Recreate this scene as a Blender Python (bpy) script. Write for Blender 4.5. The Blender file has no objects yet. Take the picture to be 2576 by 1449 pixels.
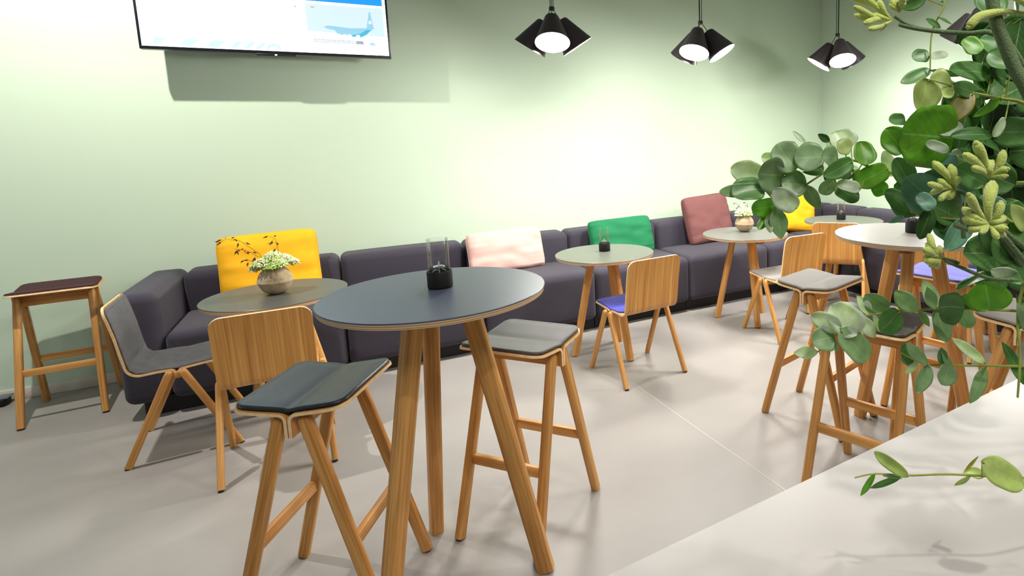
import bpy, bmesh, math, random
from mathutils import Vector, Matrix, noise
random.seed(7)
PI = math.pi
SC = bpy.context.scene
COL = SC.collection

# ------------------------------------------------------------------ camera
# world frame: x runs along the long wall, y=0 is the long wall (the room is at y<0), z is up
CAM_R = Vector((0.874127, -0.484842, -0.028814))
CAM_U = Vector((0.087719, 0.099243, 0.991189))
CAM_F = Vector((0.477711, 0.868953, -0.129281))
CAM_P = Vector((1.419976, -5.014316, 1.519369))
FPX = 1430.02
cam_data = bpy.data.cameras.new('camera')
cam = bpy.data.objects.new('camera', cam_data)
COL.objects.link(cam)
B = -CAM_F
cam.matrix_world = Matrix(((CAM_R.x, CAM_U.x, B.x, CAM_P.x), (CAM_R.y, CAM_U.y, B.y, CAM_P.y),
                           (CAM_R.z, CAM_U.z, B.z, CAM_P.z), (0, 0, 0, 1)))
cam_data.sensor_fit = 'HORIZONTAL'
cam_data.sensor_width = 36
cam_data.lens = 36 * FPX / 2576
cam_data.shift_x = -350.512 / 2576
cam_data.shift_y = -182.503 / 2576
cam_data.clip_start = 0.05
SC.camera = cam

# ------------------------------------------------------------------ world, view, lights
SC.view_settings.view_transform = 'Standard'
SC.view_settings.look = 'None'
SC.view_settings.gamma = 1
SC.view_settings.exposure = 0.12
SC.view_settings.use_curve_mapping = False
wd = bpy.data.worlds.new('world')
SC.world = wd
wd.use_nodes = True
wd.node_tree.nodes['Background'].inputs[0].default_value = (0.9, 0.95, 1.0, 1)
wd.node_tree.nodes['Background'].inputs[1].default_value = 0.02

def spot(loc, target, power, angle=110, blend=0.6, radius=0.04, color=(1, .96, .9)):
    d = bpy.data.lights.new('downlight_or_fill', 'SPOT')
    d.energy = power; d.spot_size = math.radians(angle); d.spot_blend = blend
    d.shadow_soft_size = radius; d.color = color
    o = bpy.data.objects.new('downlight_or_fill', d); COL.objects.link(o)
    o.location = loc
    o.rotation_euler = (Vector(target) - Vector(loc)).to_track_quat('-Z', 'Y').to_euler()
    return o

def area(loc, target, power, size, color=(1, .97, .93)):
    d = bpy.data.lights.new('fill_area', 'AREA')
    d.energy = power; d.size = size; d.color = color
    o = bpy.data.objects.new('fill_area', d); COL.objects.link(o)
    o.location = loc
    o.rotation_euler = (Vector(target) - Vector(loc)).to_track_quat('-Z', 'Y').to_euler()
    return o

PENDANT_STRENGTH = 172.0
# one ceiling light that casts the main shadows, then added fill lights
spot((0.12, -1.45, 3.34), (0.35, -0.35, 0.8), 265, 112, 0.5, 0.025)
spot((3.35, -3.75, 3.34), (3.2, -3.0, 0), 95, 110, 0.6, 0.05)  # added fill over the far high table
spot((-0.9, -3.3, 3.34), (-0.5, -2.6, 0), 14, 115, 0.6, 0.05)  # added weak fill for the floor on the left
spot((5.2, -3.4, 3.34), (5.0, -2.6, 0), 90, 110, 0.6, 0.05)  # added fill towards the right wall
spot((1.3, -4.2, 3.34), (1.6, -3.6, 0), 28, 115, 0.6, 0.05)  # added frontal fill, just ahead of the camera
spot((2.1, -5.3, 3.34), (2.1, -4.3, 1.2), 80, 70, 0.7, 0.05)  # added to brighten the foreground leaves and the counter
area((2.0, -5.7, 3.35), (2.2, -4.2, 0), 55, 1.2)  # added soft fill above the camera, no real fixture
area((-3.4, -2.6, 1.9), (0, -2.0, 1.2), 26, 1.8, (.72, .86, 1))  # added cool fill from the left, imitating daylight

# ------------------------------------------------------------------ materials
def srgb(r, g, b):
    f = lambda v: (v / 255 / 12.92) if v / 255 <= .04045 else ((v / 255 + .055) / 1.055) ** 2.4
    return (f(r), f(g), f(b), 1)

def mat(name, color, rough=.5, metal=0, spec=.5, bump=0, bscale=200, var=0, vscale=3, coat=0, sheen=0):
    m = bpy.data.materials.new(name); m.use_nodes = True
    nt = m.node_tree; p = nt.nodes['Principled BSDF']
    p.inputs['Base Color'].default_value = color
    p.inputs['Roughness'].default_value = rough
    p.inputs['Metallic'].default_value = metal
    p.inputs['Specular IOR Level'].default_value = spec
    if coat: p.inputs['Coat Weight'].default_value = coat
    if sheen:
        p.inputs['Sheen Weight'].default_value = sheen
        p.inputs['Sheen Roughness'].default_value = .5
    tc = nt.nodes.new('ShaderNodeTexCoord')
    if bump:
        n = nt.nodes.new('ShaderNodeTexNoise'); n.inputs['Scale'].default_value = bscale
        n.inputs['Detail'].default_value = 3
        nt.links.new(tc.outputs['Object'], n.inputs['Vector'])
        b = nt.nodes.new('ShaderNodeBump'); b.inputs['Strength'].default_value = bump
        b.inputs['Distance'].default_value = .002
        nt.links.new(n.outputs['Fac'], b.inputs['Height'])
        nt.links.new(b.outputs['Normal'], p.inputs['Normal'])
    if var:
        n = nt.nodes.new('ShaderNodeTexNoise'); n.inputs['Scale'].default_value = vscale
        n.inputs['Detail'].default_value = 4
        nt.links.new(tc.outputs['Object'], n.inputs['Vector'])
        r = nt.nodes.new('ShaderNodeValToRGB')
        c = color
        r.color_ramp.elements[0].position = .3; r.color_ramp.elements[1].position = .7
        r.color_ramp.elements[0].color = tuple(x * (1 - var) for x in c[:3]) + (1,)
        r.color_ramp.elements[1].color = tuple(min(1, x * (1 + var)) for x in c[:3]) + (1,)
        nt.links.new(n.outputs['Fac'], r.inputs['Fac'])
        nt.links.new(r.outputs['Color'], p.inputs['Base Color'])
    return m

def wood(name, c1, c2, axis=2, rough=.42, dens=150, stretch=.03):
    m = bpy.data.materials.new(name); m.use_nodes = True
    nt = m.node_tree; p = nt.nodes['Principled BSDF']
    p.inputs['Roughness'].default_value = rough
    p.inputs['Specular IOR Level'].default_value = .4
    tc = nt.nodes.new('ShaderNodeAttribute'); tc.attribute_name = 'grain'; mp = nt.nodes.new('ShaderNodeMapping')
    s = [dens] * 3; s[axis] = dens * stretch
    mp.inputs['Scale'].default_value = s
    nt.links.new(tc.outputs['Vector'], mp.inputs['Vector'])
    n = nt.nodes.new('ShaderNodeTexNoise'); n.inputs['Scale'].default_value = 1.0
    n.inputs['Detail'].default_value = 2; n.inputs['Roughness'].default_value = .5
    n.inputs['Distortion'].default_value = .12
    nt.links.new(mp.outputs['Vector'], n.inputs['Vector'])
    mp2 = nt.nodes.new('ShaderNodeMapping'); s2 = [dens * .2] * 3; s2[axis] = dens * .006
    mp2.inputs['Scale'].default_value = s2
    nt.links.new(tc.outputs['Vector'], mp2.inputs['Vector'])
    n2 = nt.nodes.new('ShaderNodeTexNoise'); n2.inputs['Scale'].default_value = 1
    nt.links.new(mp2.outputs['Vector'], n2.inputs['Vector'])
    ad = nt.nodes.new('ShaderNodeMath'); ad.operation = 'ADD'
    nt.links.new(n.outputs['Fac'], ad.inputs[0]); nt.links.new(n2.outputs['Fac'], ad.inputs[1])
    hf = nt.nodes.new('ShaderNodeMath'); hf.operation = 'MULTIPLY'; hf.inputs[1].default_value = .5
    nt.links.new(ad.outputs[0], hf.inputs[0])
    r = nt.nodes.new('ShaderNodeValToRGB')
    r.color_ramp.elements[0].position = .36; r.color_ramp.elements[1].position = .62
    r.color_ramp.elements[0].color = c1; r.color_ramp.elements[1].color = c2
    nt.links.new(hf.outputs[0], r.inputs['Fac'])
    nt.links.new(r.outputs['Color'], p.inputs['Base Color'])
    b = nt.nodes.new('ShaderNodeBump'); b.inputs['Strength'].default_value = .08
    b.inputs['Distance'].default_value = .001
    nt.links.new(n.outputs['Fac'], b.inputs['Height']); nt.links.new(b.outputs['Normal'], p.inputs['Normal'])
    return m

def ply_edge(name, c1, c2, scale):
    m = bpy.data.materials.new(name); m.use_nodes = True
    nt = m.node_tree; p = nt.nodes['Principled BSDF']; p.inputs['Roughness'].default_value = .5
    tc = nt.nodes.new('ShaderNodeTexCoord'); w = nt.nodes.new('ShaderNodeTexWave')
    w.bands_direction = 'Z'; w.inputs['Scale'].default_value = scale
    nt.links.new(tc.outputs['Object'], w.inputs['Vector'])
    r = nt.nodes.new('ShaderNodeValToRGB')
    r.color_ramp.elements[0].color = c1; r.color_ramp.elements[1].color = c2
    r.color_ramp.elements[0].position = .15; r.color_ramp.elements[1].position = .5
    nt.links.new(w.outputs['Fac'], r.inputs['Fac']); nt.links.new(r.outputs['Color'], p.inputs['Base Color'])
    return m

def emis(name, color, strength):
    m = bpy.data.materials.new(name); m.use_nodes = True
    p = m.node_tree.nodes['Principled BSDF']
    p.inputs['Base Color'].default_value = (.02, .02, .02, 1)
    p.inputs['Emission Color'].default_value = color
    p.inputs['Emission Strength'].default_value = strength
    return m

M = {}
OAK1, OAK2 = srgb(172, 116, 54), srgb(216, 162, 94)
M['oak'] = wood('oak_leg_wood', OAK1, OAK2, 2)
M['oak_u'] = wood('oak_rail_wood', srgb(190, 128, 62), srgb(226, 170, 100), 0)
M['veneer'] = wood('oak_veneer', srgb(178, 120, 54), srgb(224, 170, 96), 2, .38, 170, .009)
M['veneer_u'] = wood('oak_veneer_seat', srgb(180, 120, 55), srgb(222, 162, 90), 2, .4, 150, .015)
M['plyedge'] = mat('plywood_edge', srgb(240, 206, 158), .5, var=.1, vscale=60)
M['topedge'] = ply_edge('tabletop_plywood_edge', srgb(176, 136, 98), srgb(224, 194, 154), 45)
M['beam'] = wood('table_beam_wood', srgb(120, 75, 35), srgb(160, 105, 55), 0)
M['glide'] = mat('black_plastic', (.012, .012, .012, 1), .5)
M['leather'] = mat('black_leather', srgb(34, 36, 41), .38, bump=.25, bscale=320, spec=.5)
M['greyleather'] = mat('grey_leather', srgb(72, 70, 66), .55, bump=.3, bscale=320)
M['darkgrey'] = mat('dark_grey_leather', srgb(48, 45, 46), .42, bump=.25, bscale=320)
M['felt'] = mat('charcoal_felt', srgb(70, 70, 74), .95, bump=.5, bscale=500, var=.25, vscale=40, sheen=.2)
M['maroon'] = mat('maroon_wool', srgb(58, 26, 30), .9, bump=.4, bscale=500)
M['blue'] = mat('blue_wool', srgb(38, 44, 150), .9, bump=.4, bscale=500, sheen=.2)
M['lilac'] = mat('periwinkle_wool', srgb(92, 92, 175), .9, bump=.4, bscale=500, sheen=.2)
M['greywool'] = mat('grey_wool', srgb(126, 122, 118), .92, bump=.4, bscale=500)
M['sofa'] = mat('sofa_charcoal_fabric', srgb(57, 53, 64), .85, bump=.35, bscale=420, spec=.3, sheen=.1)
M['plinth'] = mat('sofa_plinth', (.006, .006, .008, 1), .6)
M['yellow'] = mat('yellow_fabric', srgb(240, 174, 6), .85, bump=.3, bscale=450)
M['pink'] = mat('pink_fabric', srgb(208, 168, 158), .9, bump=.3, bscale=450)
M['green'] = mat('green_fabric', srgb(0, 104, 62), .85, bump=.3, bscale=450)
M['burgundy'] = mat('burgundy_fabric', srgb(112, 68, 66), .85, bump=.3, bscale=450)
M['lino_blue'] = mat('navy_grey_linoleum', srgb(70, 75, 92), .36, spec=.45, bump=.05, bscale=300)
M['lino_dark'] = mat('dark_olive_linoleum', srgb(76, 76, 72), .36, spec=.45, bump=.05, bscale=300)
M['lino_green'] = mat('grey_green_linoleum', srgb(88, 91, 82), .36, spec=.45, bump=.05, bscale=300)
M['lino_grey'] = mat('mushroom_grey_linoleum', srgb(100, 99, 94), .36, spec=.45, bump=.05, bscale=300)
M['lino_taupe'] = mat('pale_taupe_linoleum', srgb(140, 134, 129), .36, spec=.45, bump=.05, bscale=300)
M['counter'] = mat('counter_laminate', srgb(190, 184, 179), .42, spec=.4)
M['shade'] = mat('black_lamp_metal', srgb(66, 60, 62), .38, spec=.5)
M['shade_in'] = mat('white_lamp_lining', (.85, .85, .83, 1), .6)
M['glow'] = emis('lamp_glow', (1, .97, .92, 1), PENDANT_STRENGTH)
M['cord'] = mat('black_cord', (.01, .01, .01, 1), .6)
M['paper'] = mat('papier_mache', srgb(172, 152, 122), .95, bump=.9, bscale=90, var=.18, vscale=25)
M['wick_metal'] = mat('chrome', (.8, .8, .8, 1), .12, 1)
M['matteblack'] = mat('matte_black_wood', (.006, .006, .006, 1), .6, spec=.3)
M['stem'] = mat('branch_bark', srgb(140, 150, 60), .6, var=.25, vscale=30)
M['stem_red'] = mat('red_brown_bark', srgb(150, 82, 44), .6, var=.25, vscale=30)
M['pawstem'] = mat('hairy_green_stem', srgb(92, 112, 72), .8, bump=.8, bscale=400)
M['paw'] = mat('kangaroo_paw_flower', srgb(186, 200, 92), .9, bump=.9, bscale=600, var=.15, vscale=60, sheen=.6)
M['twig'] = mat('dark_dried_twig', srgb(62, 44, 24), .8)
M['tvbody'] = mat('tv_black_plastic', (.008, .008, .012, 1), .3)
M['white_trim'] = mat('white_skirting_paint', srgb(214, 205, 190), .5)
M['ceiling'] = mat('dark_ceiling_paint', (.16, .165, .16, 1), .9)
M['frontwall'] = mat('light_grey_wall_paint', (.3, .3, .29, 1), .9)
M['vase'] = mat('clear_grey_stoneware', srgb(120, 118, 112), .4)

def glass_mat():
    """thin clear glass: see-through with a Fresnel reflection"""
    m = bpy.data.materials.new('clear_glass'); m.use_nodes = True
    nt = m.node_tree; nt.nodes.remove(nt.nodes['Principled BSDF'])
    t = nt.nodes.new('ShaderNodeBsdfTransparent'); t.inputs['Color'].default_value = (.95, .955, .95, 1)
    g = nt.nodes.new('ShaderNodeBsdfGlossy'); g.inputs['Roughness'].default_value = .02
    fr = nt.nodes.new('ShaderNodeFresnel'); fr.inputs['IOR'].default_value = 1.5
    mx = nt.nodes.new('ShaderNodeMixShader')
    cl = nt.nodes.new('ShaderNodeMath'); cl.operation = 'MINIMUM'; cl.inputs[1].default_value = .45
    nt.links.new(fr.outputs[0], cl.inputs[0]); nt.links.new(cl.outputs[0], mx.inputs[0]); nt.links.new(t.outputs[0], mx.inputs[1]); nt.links.new(g.outputs[0], mx.inputs[2])
    nt.links.new(mx.outputs[0], nt.nodes['Material Output'].inputs['Surface'])
    return m
M['glass'] = glass_mat()

def wall_mat():
    m = mat('sage_green_wall_paint', srgb(193, 210, 187), .75, spec=.2, bump=.05, bscale=150)
    return m
M['wall'] = wall_mat()

def floor_mat():
    m = mat('grey_poured_floor', srgb(158, 151, 146), .42, spec=.35)
    nt = m.node_tree; p = nt.nodes['Principled BSDF']
    tc = nt.nodes.new('ShaderNodeTexCoord')
    n = nt.nodes.new('ShaderNodeTexNoise'); n.inputs['Scale'].default_value = 1.3; n.inputs['Detail'].default_value = 5
    mp = nt.nodes.new('ShaderNodeMapping'); mp.inputs['Scale'].default_value = (1, 1.6, 1)
    nt.links.new(tc.outputs['Object'], mp.inputs['Vector']); nt.links.new(mp.outputs['Vector'], n.inputs['Vector'])
    r = nt.nodes.new('ShaderNodeValToRGB')
    r.color_ramp.elements[0].position = .3; r.color_ramp.elements[1].position = .7
    r.color_ramp.elements[0].color = srgb(145, 140, 136); r.color_ramp.elements[1].color = srgb(155, 150, 145)
    nt.links.new(n.outputs['Fac'], r.inputs['Fac']); nt.links.new(r.outputs['Color'], p.inputs['Base Color'])
    return m
M['floor'] = floor_mat()
M['seam'] = mat('floor_weld_seam', srgb(186, 180, 172), .5)

def leaf_mat():
    m = bpy.data.materials.new('eucalyptus_leaf'); m.use_nodes = True
    nt = m.node_tree; p = nt.nodes['Principled BSDF']
    at = nt.nodes.new('ShaderNodeAttribute'); at.attribute_name = 'leafcol'
    uv = nt.nodes.new('ShaderNodeUVMap')
    sp = nt.nodes.new('ShaderNodeSeparateXYZ'); nt.links.new(uv.outputs['UV'], sp.inputs[0])
    ab = nt.nodes.new('ShaderNodeMath'); ab.operation = 'ABSOLUTE'; nt.links.new(sp.outputs['Y'], ab.inputs[0])
    lt = nt.nodes.new('ShaderNodeMapRange'); lt.inputs[1].default_value = .0; lt.inputs[2].default_value = .05
    lt.inputs[3].default_value = .5; lt.inputs[4].default_value = 0
    nt.links.new(ab.outputs[0], lt.inputs[0])
    # side veins
    mu = nt.nodes.new('ShaderNodeMath'); mu.operation = 'MULTIPLY_ADD'; mu.inputs[1].default_value = -.55
    nt.links.new(ab.outputs[0], mu.inputs[0]); nt.links.new(sp.outputs['X'], mu.inputs[2])
    m2 = nt.nodes.new('ShaderNodeMath'); m2.operation = 'MULTIPLY'; m2.inputs[1].default_value = 44
    nt.links.new(mu.outputs[0], m2.inputs[0])
    sn = nt.nodes.new('ShaderNodeMath'); sn.operation = 'SINE'; nt.links.new(m2.outputs[0], sn.inputs[0])
    mr = nt.nodes.new('ShaderNodeMapRange'); mr.inputs[1].default_value = .86; mr.inputs[2].default_value = 1
    mr.inputs[3].default_value = 0; mr.inputs[4].default_value = .14
    nt.links.new(sn.outputs[0], mr.inputs[0])
    ad = nt.nodes.new('ShaderNodeMath'); ad.operation = 'ADD'; ad.use_clamp = True
    nt.links.new(lt.outputs[0], ad.inputs[0]); nt.links.new(mr.outputs[0], ad.inputs[1])
    mx = nt.nodes.new('ShaderNodeMix'); mx.data_type = 'RGBA'
    nt.links.new(ad.outputs[0], mx.inputs['Factor']); nt.links.new(at.outputs['Color'], mx.inputs['A'])
    mx.inputs['B'].default_value = srgb(196, 212, 160)
    tc = nt.nodes.new('ShaderNodeTexCoord')
    n = nt.nodes.new('ShaderNodeTexNoise'); n.inputs['Scale'].default_value = 60; n.inputs['Detail'].default_value = 4
    nt.links.new(tc.outputs['Object'], n.inputs['Vector'])
    nr = nt.nodes.new('ShaderNodeMapRange'); nr.inputs[1].default_value = .3; nr.inputs[2].default_value = .75
    nr.inputs[3].default_value = .82; nr.inputs[4].default_value = 1.18
    nt.links.new(n.outputs['Fac'], nr.inputs[0])
    mv = nt.nodes.new('ShaderNodeVectorMath'); mv.operation = 'SCALE'
    nt.links.new(mx.outputs['Result'], mv.inputs[0]); nt.links.new(nr.outputs[0], mv.inputs['Scale'])
    nt.links.new(mv.outputs[0], p.inputs['Base Color'])
    p.inputs['Roughness'].default_value = .36; p.inputs['Specular IOR Level'].default_value = .5
    tr = nt.nodes.new('ShaderNodeBsdfTranslucent')
    sc = nt.nodes.new('ShaderNodeVectorMath'); sc.operation = 'MULTIPLY'; sc.inputs[1].default_value = (1.5, 1.7, .5)
    nt.links.new(mv.outputs[0], sc.inputs[0]); nt.links.new(sc.outputs[0], tr.inputs['Color'])
    ms = nt.nodes.new('ShaderNodeMixShader'); ms.inputs[0].default_value = .3
    out = nt.nodes['Material Output']
    nt.links.new(p.outputs[0], ms.inputs[1]); nt.links.new(tr.outputs[0], ms.inputs[2])
    nt.links.new(ms.outputs[0], out.inputs['Surface'])
    b = nt.nodes.new('ShaderNodeBump'); b.inputs['Strength'].default_value = .25; b.inputs['Distance'].default_value = .001
    nt.links.new(n.outputs['Fac'], b.inputs['Height']); nt.links.new(b.outputs['Normal'], p.inputs['Normal'])
    return m
M['leaf'] = leaf_mat()

# ------------------------------------------------------------------ mesh helpers
class MB:
    """collects geometry for ONE object"""
    def __init__(s): s.v = []; s.f = []; s.m = []; s.g = []
    def add(s, vs, fs, mi=0, grain=None):
        o = len(s.v); s.v += [tuple(v) for v in vs]
        s.g += [tuple(g) for g in (grain if grain is not None else vs)]
        s.f += [tuple(i + o for i in f) for f in fs]
        s.m += [mi] * len(fs) if isinstance(mi, int) else list(mi)
        return s
    def box(s, a, b, mi=0):
        x0, y0, z0 = a; x1, y1, z1 = b
        return s.add([(x0, y0, z0), (x1, y0, z0), (x1, y1, z0), (x0, y1, z0), (x0, y0, z1), (x1, y0, z1), (x1, y1, z1), (x0, y1, z1)],
                     [(0, 3, 2, 1), (4, 5, 6, 7), (0, 1, 5, 4), (1, 2, 6, 5), (2, 3, 7, 6), (3, 0, 4, 7)], mi)
    def rbox(s, a, b, r, seg=4, mi=0):
        bm = bmesh.new(); bmesh.ops.create_cube(bm, size=1)
        for v in bm.verts:
            v.co = Vector([(a[i] + b[i]) / 2 + v.co[i] * (b[i] - a[i]) for i in range(3)])
        bmesh.ops.bevel(bm, geom=bm.edges[:], offset=r, segments=seg, affect='EDGES', profile=.5)
        bm.verts.index_update()
        s.add([v.co[:] for v in bm.verts], [[v.index for v in f.verts] for f in bm.faces], mi); bm.free()
        return s
    def tube(s, pts, rad, n=8, mi=0, cap=True):
        pts = [Vector(p) for p in pts]
        if isinstance(rad, (int, float)): rad = [rad] * len(pts)
        vs = []; ref = None
        for i, p in enumerate(pts):
            t = (pts[min(i + 1, len(pts) - 1)] - pts[max(i - 1, 0)])
            if t.length < 1e-9: t = Vector((0, 0, 1))
            t.normalize()
            if ref is None: ref = Vector((0, 0, 1)) if abs(t.z) < .9 else Vector((1, 0, 0))
            a = (ref - t * ref.dot(t)).normalized(); b = t.cross(a); ref = a
            for k in range(n):
                w = 2 * PI * k / n; vs.append(p + (a * math.cos(w) + b * math.sin(w)) * rad[i])
        fs = [(i * n + k, i * n + (k + 1) % n, (i + 1) * n + (k + 1) % n, (i + 1) * n + k) for i in range(len(pts) - 1) for k in range(n)]
        if cap: fs += [tuple(range(n))[::-1], tuple((len(pts) - 1) * n + k for k in range(n))]
        return s.add(vs, fs, mi)
    def lathe(s, prof, n=48, mi=0, c=(0, 0, 0), close=False):
        vs = []; P = len(prof)
        for k in range(n):
            w = 2 * PI * k / n
            for r, z in prof: vs.append((c[0] + r * math.cos(w), c[1] + r * math.sin(w), c[2] + z))
        fs = []; ms = []
        for k in range(n):
            k2 = (k + 1) % n
            for i in range(P if close else P - 1):
                i2 = (i + 1) % P
                fs.append((k * P + i, k2 * P + i, k2 * P + i2, k * P + i2))
                ms.append(mi[i] if isinstance(mi, (list, tuple)) else mi)
        return s.add(vs, fs, ms)
    def sweep(s, pa, pb, sec, ang=0, mi=0, sec2=None, rtop=0):
        """bar with a rounded-rect section from pa to pb; sec=(wx, wy) with wx along world x"""
        pa, pb = Vector(pa), Vector(pb); n = 16
        def ring(p, w, h, k=1):
            o = []
            r = min(w, h) * .30
            for cxs, cys, a0 in ((1, 1, 0), (-1, 1, 90), (-1, -1, 180), (1, -1, 270)):
                for j in range(4):
                    a = math.radians(a0 + j * 30)
                    x = cxs * (w / 2 - r) + r * math.cos(a); y = cys * (h / 2 - r) + r * math.sin(a)
                    o.append((x * k, y * k))
            return o
        sec2 = sec2 or sec
        t = (pb - pa).normalized()
        ax = Vector((math.cos(ang), math.sin(ang), 0)); ax = (ax - t * ax.dot(t)).normalized(); ay = t.cross(ax)
        st = [(0, 1)] if not rtop else [(-rtop * .0, .55), (rtop * .25, .82), (rtop * .6, .95), (rtop, 1)]
        vs = []; L = (pb - pa).length; gr = []; off = pa.x * 3.7 + pa.y * 5.3
        for d, k in st:
            for x, y in ring(None, sec[0], sec[1], k): vs.append(pa + t * d + ax * x + ay * y); gr.append((x + off, y + off, d))
        for x, y in ring(None, sec2[0], sec2[1]): vs.append(pb + ax * x + ay * y); gr.append((x + off, y + off, L))
        R = len(st) + 1
        fs = [(i * n + k, i * n + (k + 1) % n, (i + 1) * n + (k + 1) % n, (i + 1) * n + k) for i in range(R - 1) for k in range(n)]
        fs += [tuple(range(n))[::-1], tuple((R - 1) * n + k for k in range(n))]
        return s.add(vs, fs, mi, gr)
    def build(s, name, mats, parent=None, smooth=40):
        me = bpy.data.meshes.new(name)
        me.from_pydata(s.v, [], s.f)
        if not isinstance(mats, (list, tuple)): mats = [mats]
        for m in mats: me.materials.append(m)
        me.polygons.foreach_set('material_index', s.m)
        bm = bmesh.new(); bm.from_mesh(me); bmesh.ops.recalc_face_normals(bm, faces=bm.faces[:]); bm.to_mesh(me); bm.free()
        if any('wood' in m.name or 'veneer' in m.name for m in mats):
            ga = me.attributes.new('grain', 'FLOAT_VECTOR', 'POINT')
            ga.data.foreach_set('vector', [c for g in s.g for c in g])
        if smooth:
            me.polygons.foreach_set('use_smooth', [True] * len(me.polygons))
            me.set_sharp_from_angle(angle=math.radians(smooth))
        me.update()
        o = bpy.data.objects.new(name, me); COL.objects.link(o)
        if parent: o.parent = parent
        return o

def tag(o, label, cat, group=None, kind=None):
    if label: o['label'] = label
    if cat: o['category'] = cat
    if group: o['group'] = group
    if kind: o['kind'] = kind
    return o

def empty(name, loc, rz=0):
    o = bpy.data.objects.new(name, None); COL.objects.link(o)
    o.empty_display_size = .1
    o.location = loc; o.rotation_euler = (0, 0, rz)
    return o

def copy_tree(src, parent=None):
    c = src.copy(); COL.objects.link(c)
    if parent: c.parent = parent
    for ch in src.children: copy_tree(ch, c)
    return c

def struct(o, name=None):
    o['kind'] = 'structure'; return o
# ------------------------------------------------------------------ the room
RX = 6.52       # right wall plane
LX, FY, CZ = -3.6, -7.2, 3.4
struct(MB().box((LX, FY, -.05), (RX, 0, 0)).build('floor', M['floor'], smooth=0))
struct(MB().box((LX - .1, 0, 0), (RX + .1, .1, CZ)).build('wall_back', M['wall'], smooth=0))
struct(MB().box((RX, FY, 0), (RX + .1, 0, CZ)).build('wall_right', M['wall'], smooth=0))
struct(MB().box((LX - .1, FY, 0), (LX, 0, CZ)).build('wall_left', M['wall'], smooth=0))
struct(MB().box((LX - .1, FY - .1, 0), (RX + .1, FY, CZ)).build('wall_front', M['frontwall'], smooth=0))
struct(MB().box((LX, FY, CZ), (RX, 0, CZ + .05)).build('ceiling', M['ceiling'], smooth=0))
struct(MB().rbox((LX, -.012, 0), (RX, 0, .072), .003, 2).build('baseboard_back', M['white_trim']))
struct(MB().rbox((RX - .012, FY, 0), (RX, -.013, .072), .003, 2).build('baseboard_right', M['white_trim']))
for k, (x0, y0, x1, y1) in enumerate(((2.95, -1.9, 3.04, -4.2), (1.02, -2.0, .985, -4.2))):
    d = Vector((x1 - x0, y1 - y0, 0)); n = Vector((-d.y, d.x, 0)).normalized() * .0022
    a, b = Vector((x0, y0, .0008)), Vector((x1, y1, .0008))
    struct(MB().add([a - n, a + n, b + n, b - n], [(0, 1, 2, 3)]).build('trim_%d' % (k + 1), M['seam'], smooth=0))

# ------------------------------------------------------------------ television
TVX0, TVX1, TVZ0, TVY = .417, 1.852, 2.183, -.30
TVZ1 = TVZ0 + .826
tv = tag(empty('television', ((TVX0 + TVX1) / 2, -.2, TVZ0)), 'black flat television on the green wall showing a white news page', 'television')
def tvl(o):
    o.location = -Vector(tv.location) ; return o
tvl(MB().rbox((TVX0, TVY, TVZ0), (TVX1, TVY + .055, TVZ1), .004, 2).build('casing', M['tvbody'], tv))
tvl(MB().rbox((TVX0 + .12, TVY + .05, TVZ0 + .08), (TVX1 - .12, TVY + .085, TVZ1 - .1), .01, 2).build('back_cover', M['tvbody'], tv))
tvl(MB().box((.95, TVY + .085, 2.4), (1.3, 0, 2.75)).build('wall_bracket', M['tvbody'], tv))
tvl(MB().rbox((1.02, TVY + .002, TVZ0 - .013), (1.245, TVY + .04, TVZ0 + .003), .004, 2).build('sensor_housing', M['tvbody'], tv))
tvl(MB().rbox((1.125, TVY - .001, TVZ0 - .010), (1.137, TVY + .004, TVZ0 - .003), .0015, 2).build('power_light', emis('power_led', (.8, .9, 1, 1), 12), tv))
SY = TVY - .0012
def flat(pts, name, m, parent, dy=0):
    vs = [(.417 + (x - .405) * .989, SY - dy, 2.183 + (z - 2.19) * .989) if dy else (x, SY, z) for x, z in pts]
    o = MB().add(vs, [tuple(range(len(vs)))]).build(name, m, parent, smooth=0); return o
E_white = emis('screen_white', (.80, .92, 1, 1), 4.0)
scr = tvl(flat([(TVX0 + .015, TVZ0 + .019), (TVX1 - .015, TVZ0 + .019), (TVX1 - .015, TVZ1 - .014), (TVX0 + .015, TVZ1 - .014)], 'screen', E_white, tv))
E_pale = emis('screen_pale_cyan', (.62, .9, .95, 1), 1.0)
E_blue = emis('screen_blue', (.0, .33, .95, 1), 1.0)
E_pic = emis('screen_picture_grey', (.66, .84, .97, 1), 1.0)
E_plane = emis('screen_plane_blue', (.30, .62, .80, 1), 1.0)
E_plane2 = emis('screen_plane_teal', (.05, .48, .68, 1), 1.0)
E_snow = emis('screen_snow', (.86, .97, 1, 1), 1.1)
E_red = emis('screen_red', (.95, .3, .35, 1), 1.0)
E_ink = emis('screen_ink', (.22, .3, .42, 1), .8)
def sc_(pts, name, m, dy): return flat(pts, name, m, scr, dy)
sc_([(.47, 2.224), (.505, 2.224), (.548, 2.262), (.485, 2.262)], 'graphic', E_pale, .0005)
for x0, w in ((.60, .07), (.74, .07), (.87, .035), (.945, .03), (1.01, .03)):
    sc_([(x0, 2.218), (x0 + w, 2.218), (x0 + w + .045, 2.262), (x0 + .045, 2.262)], 'graphic', E_pale, .0005)
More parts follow.
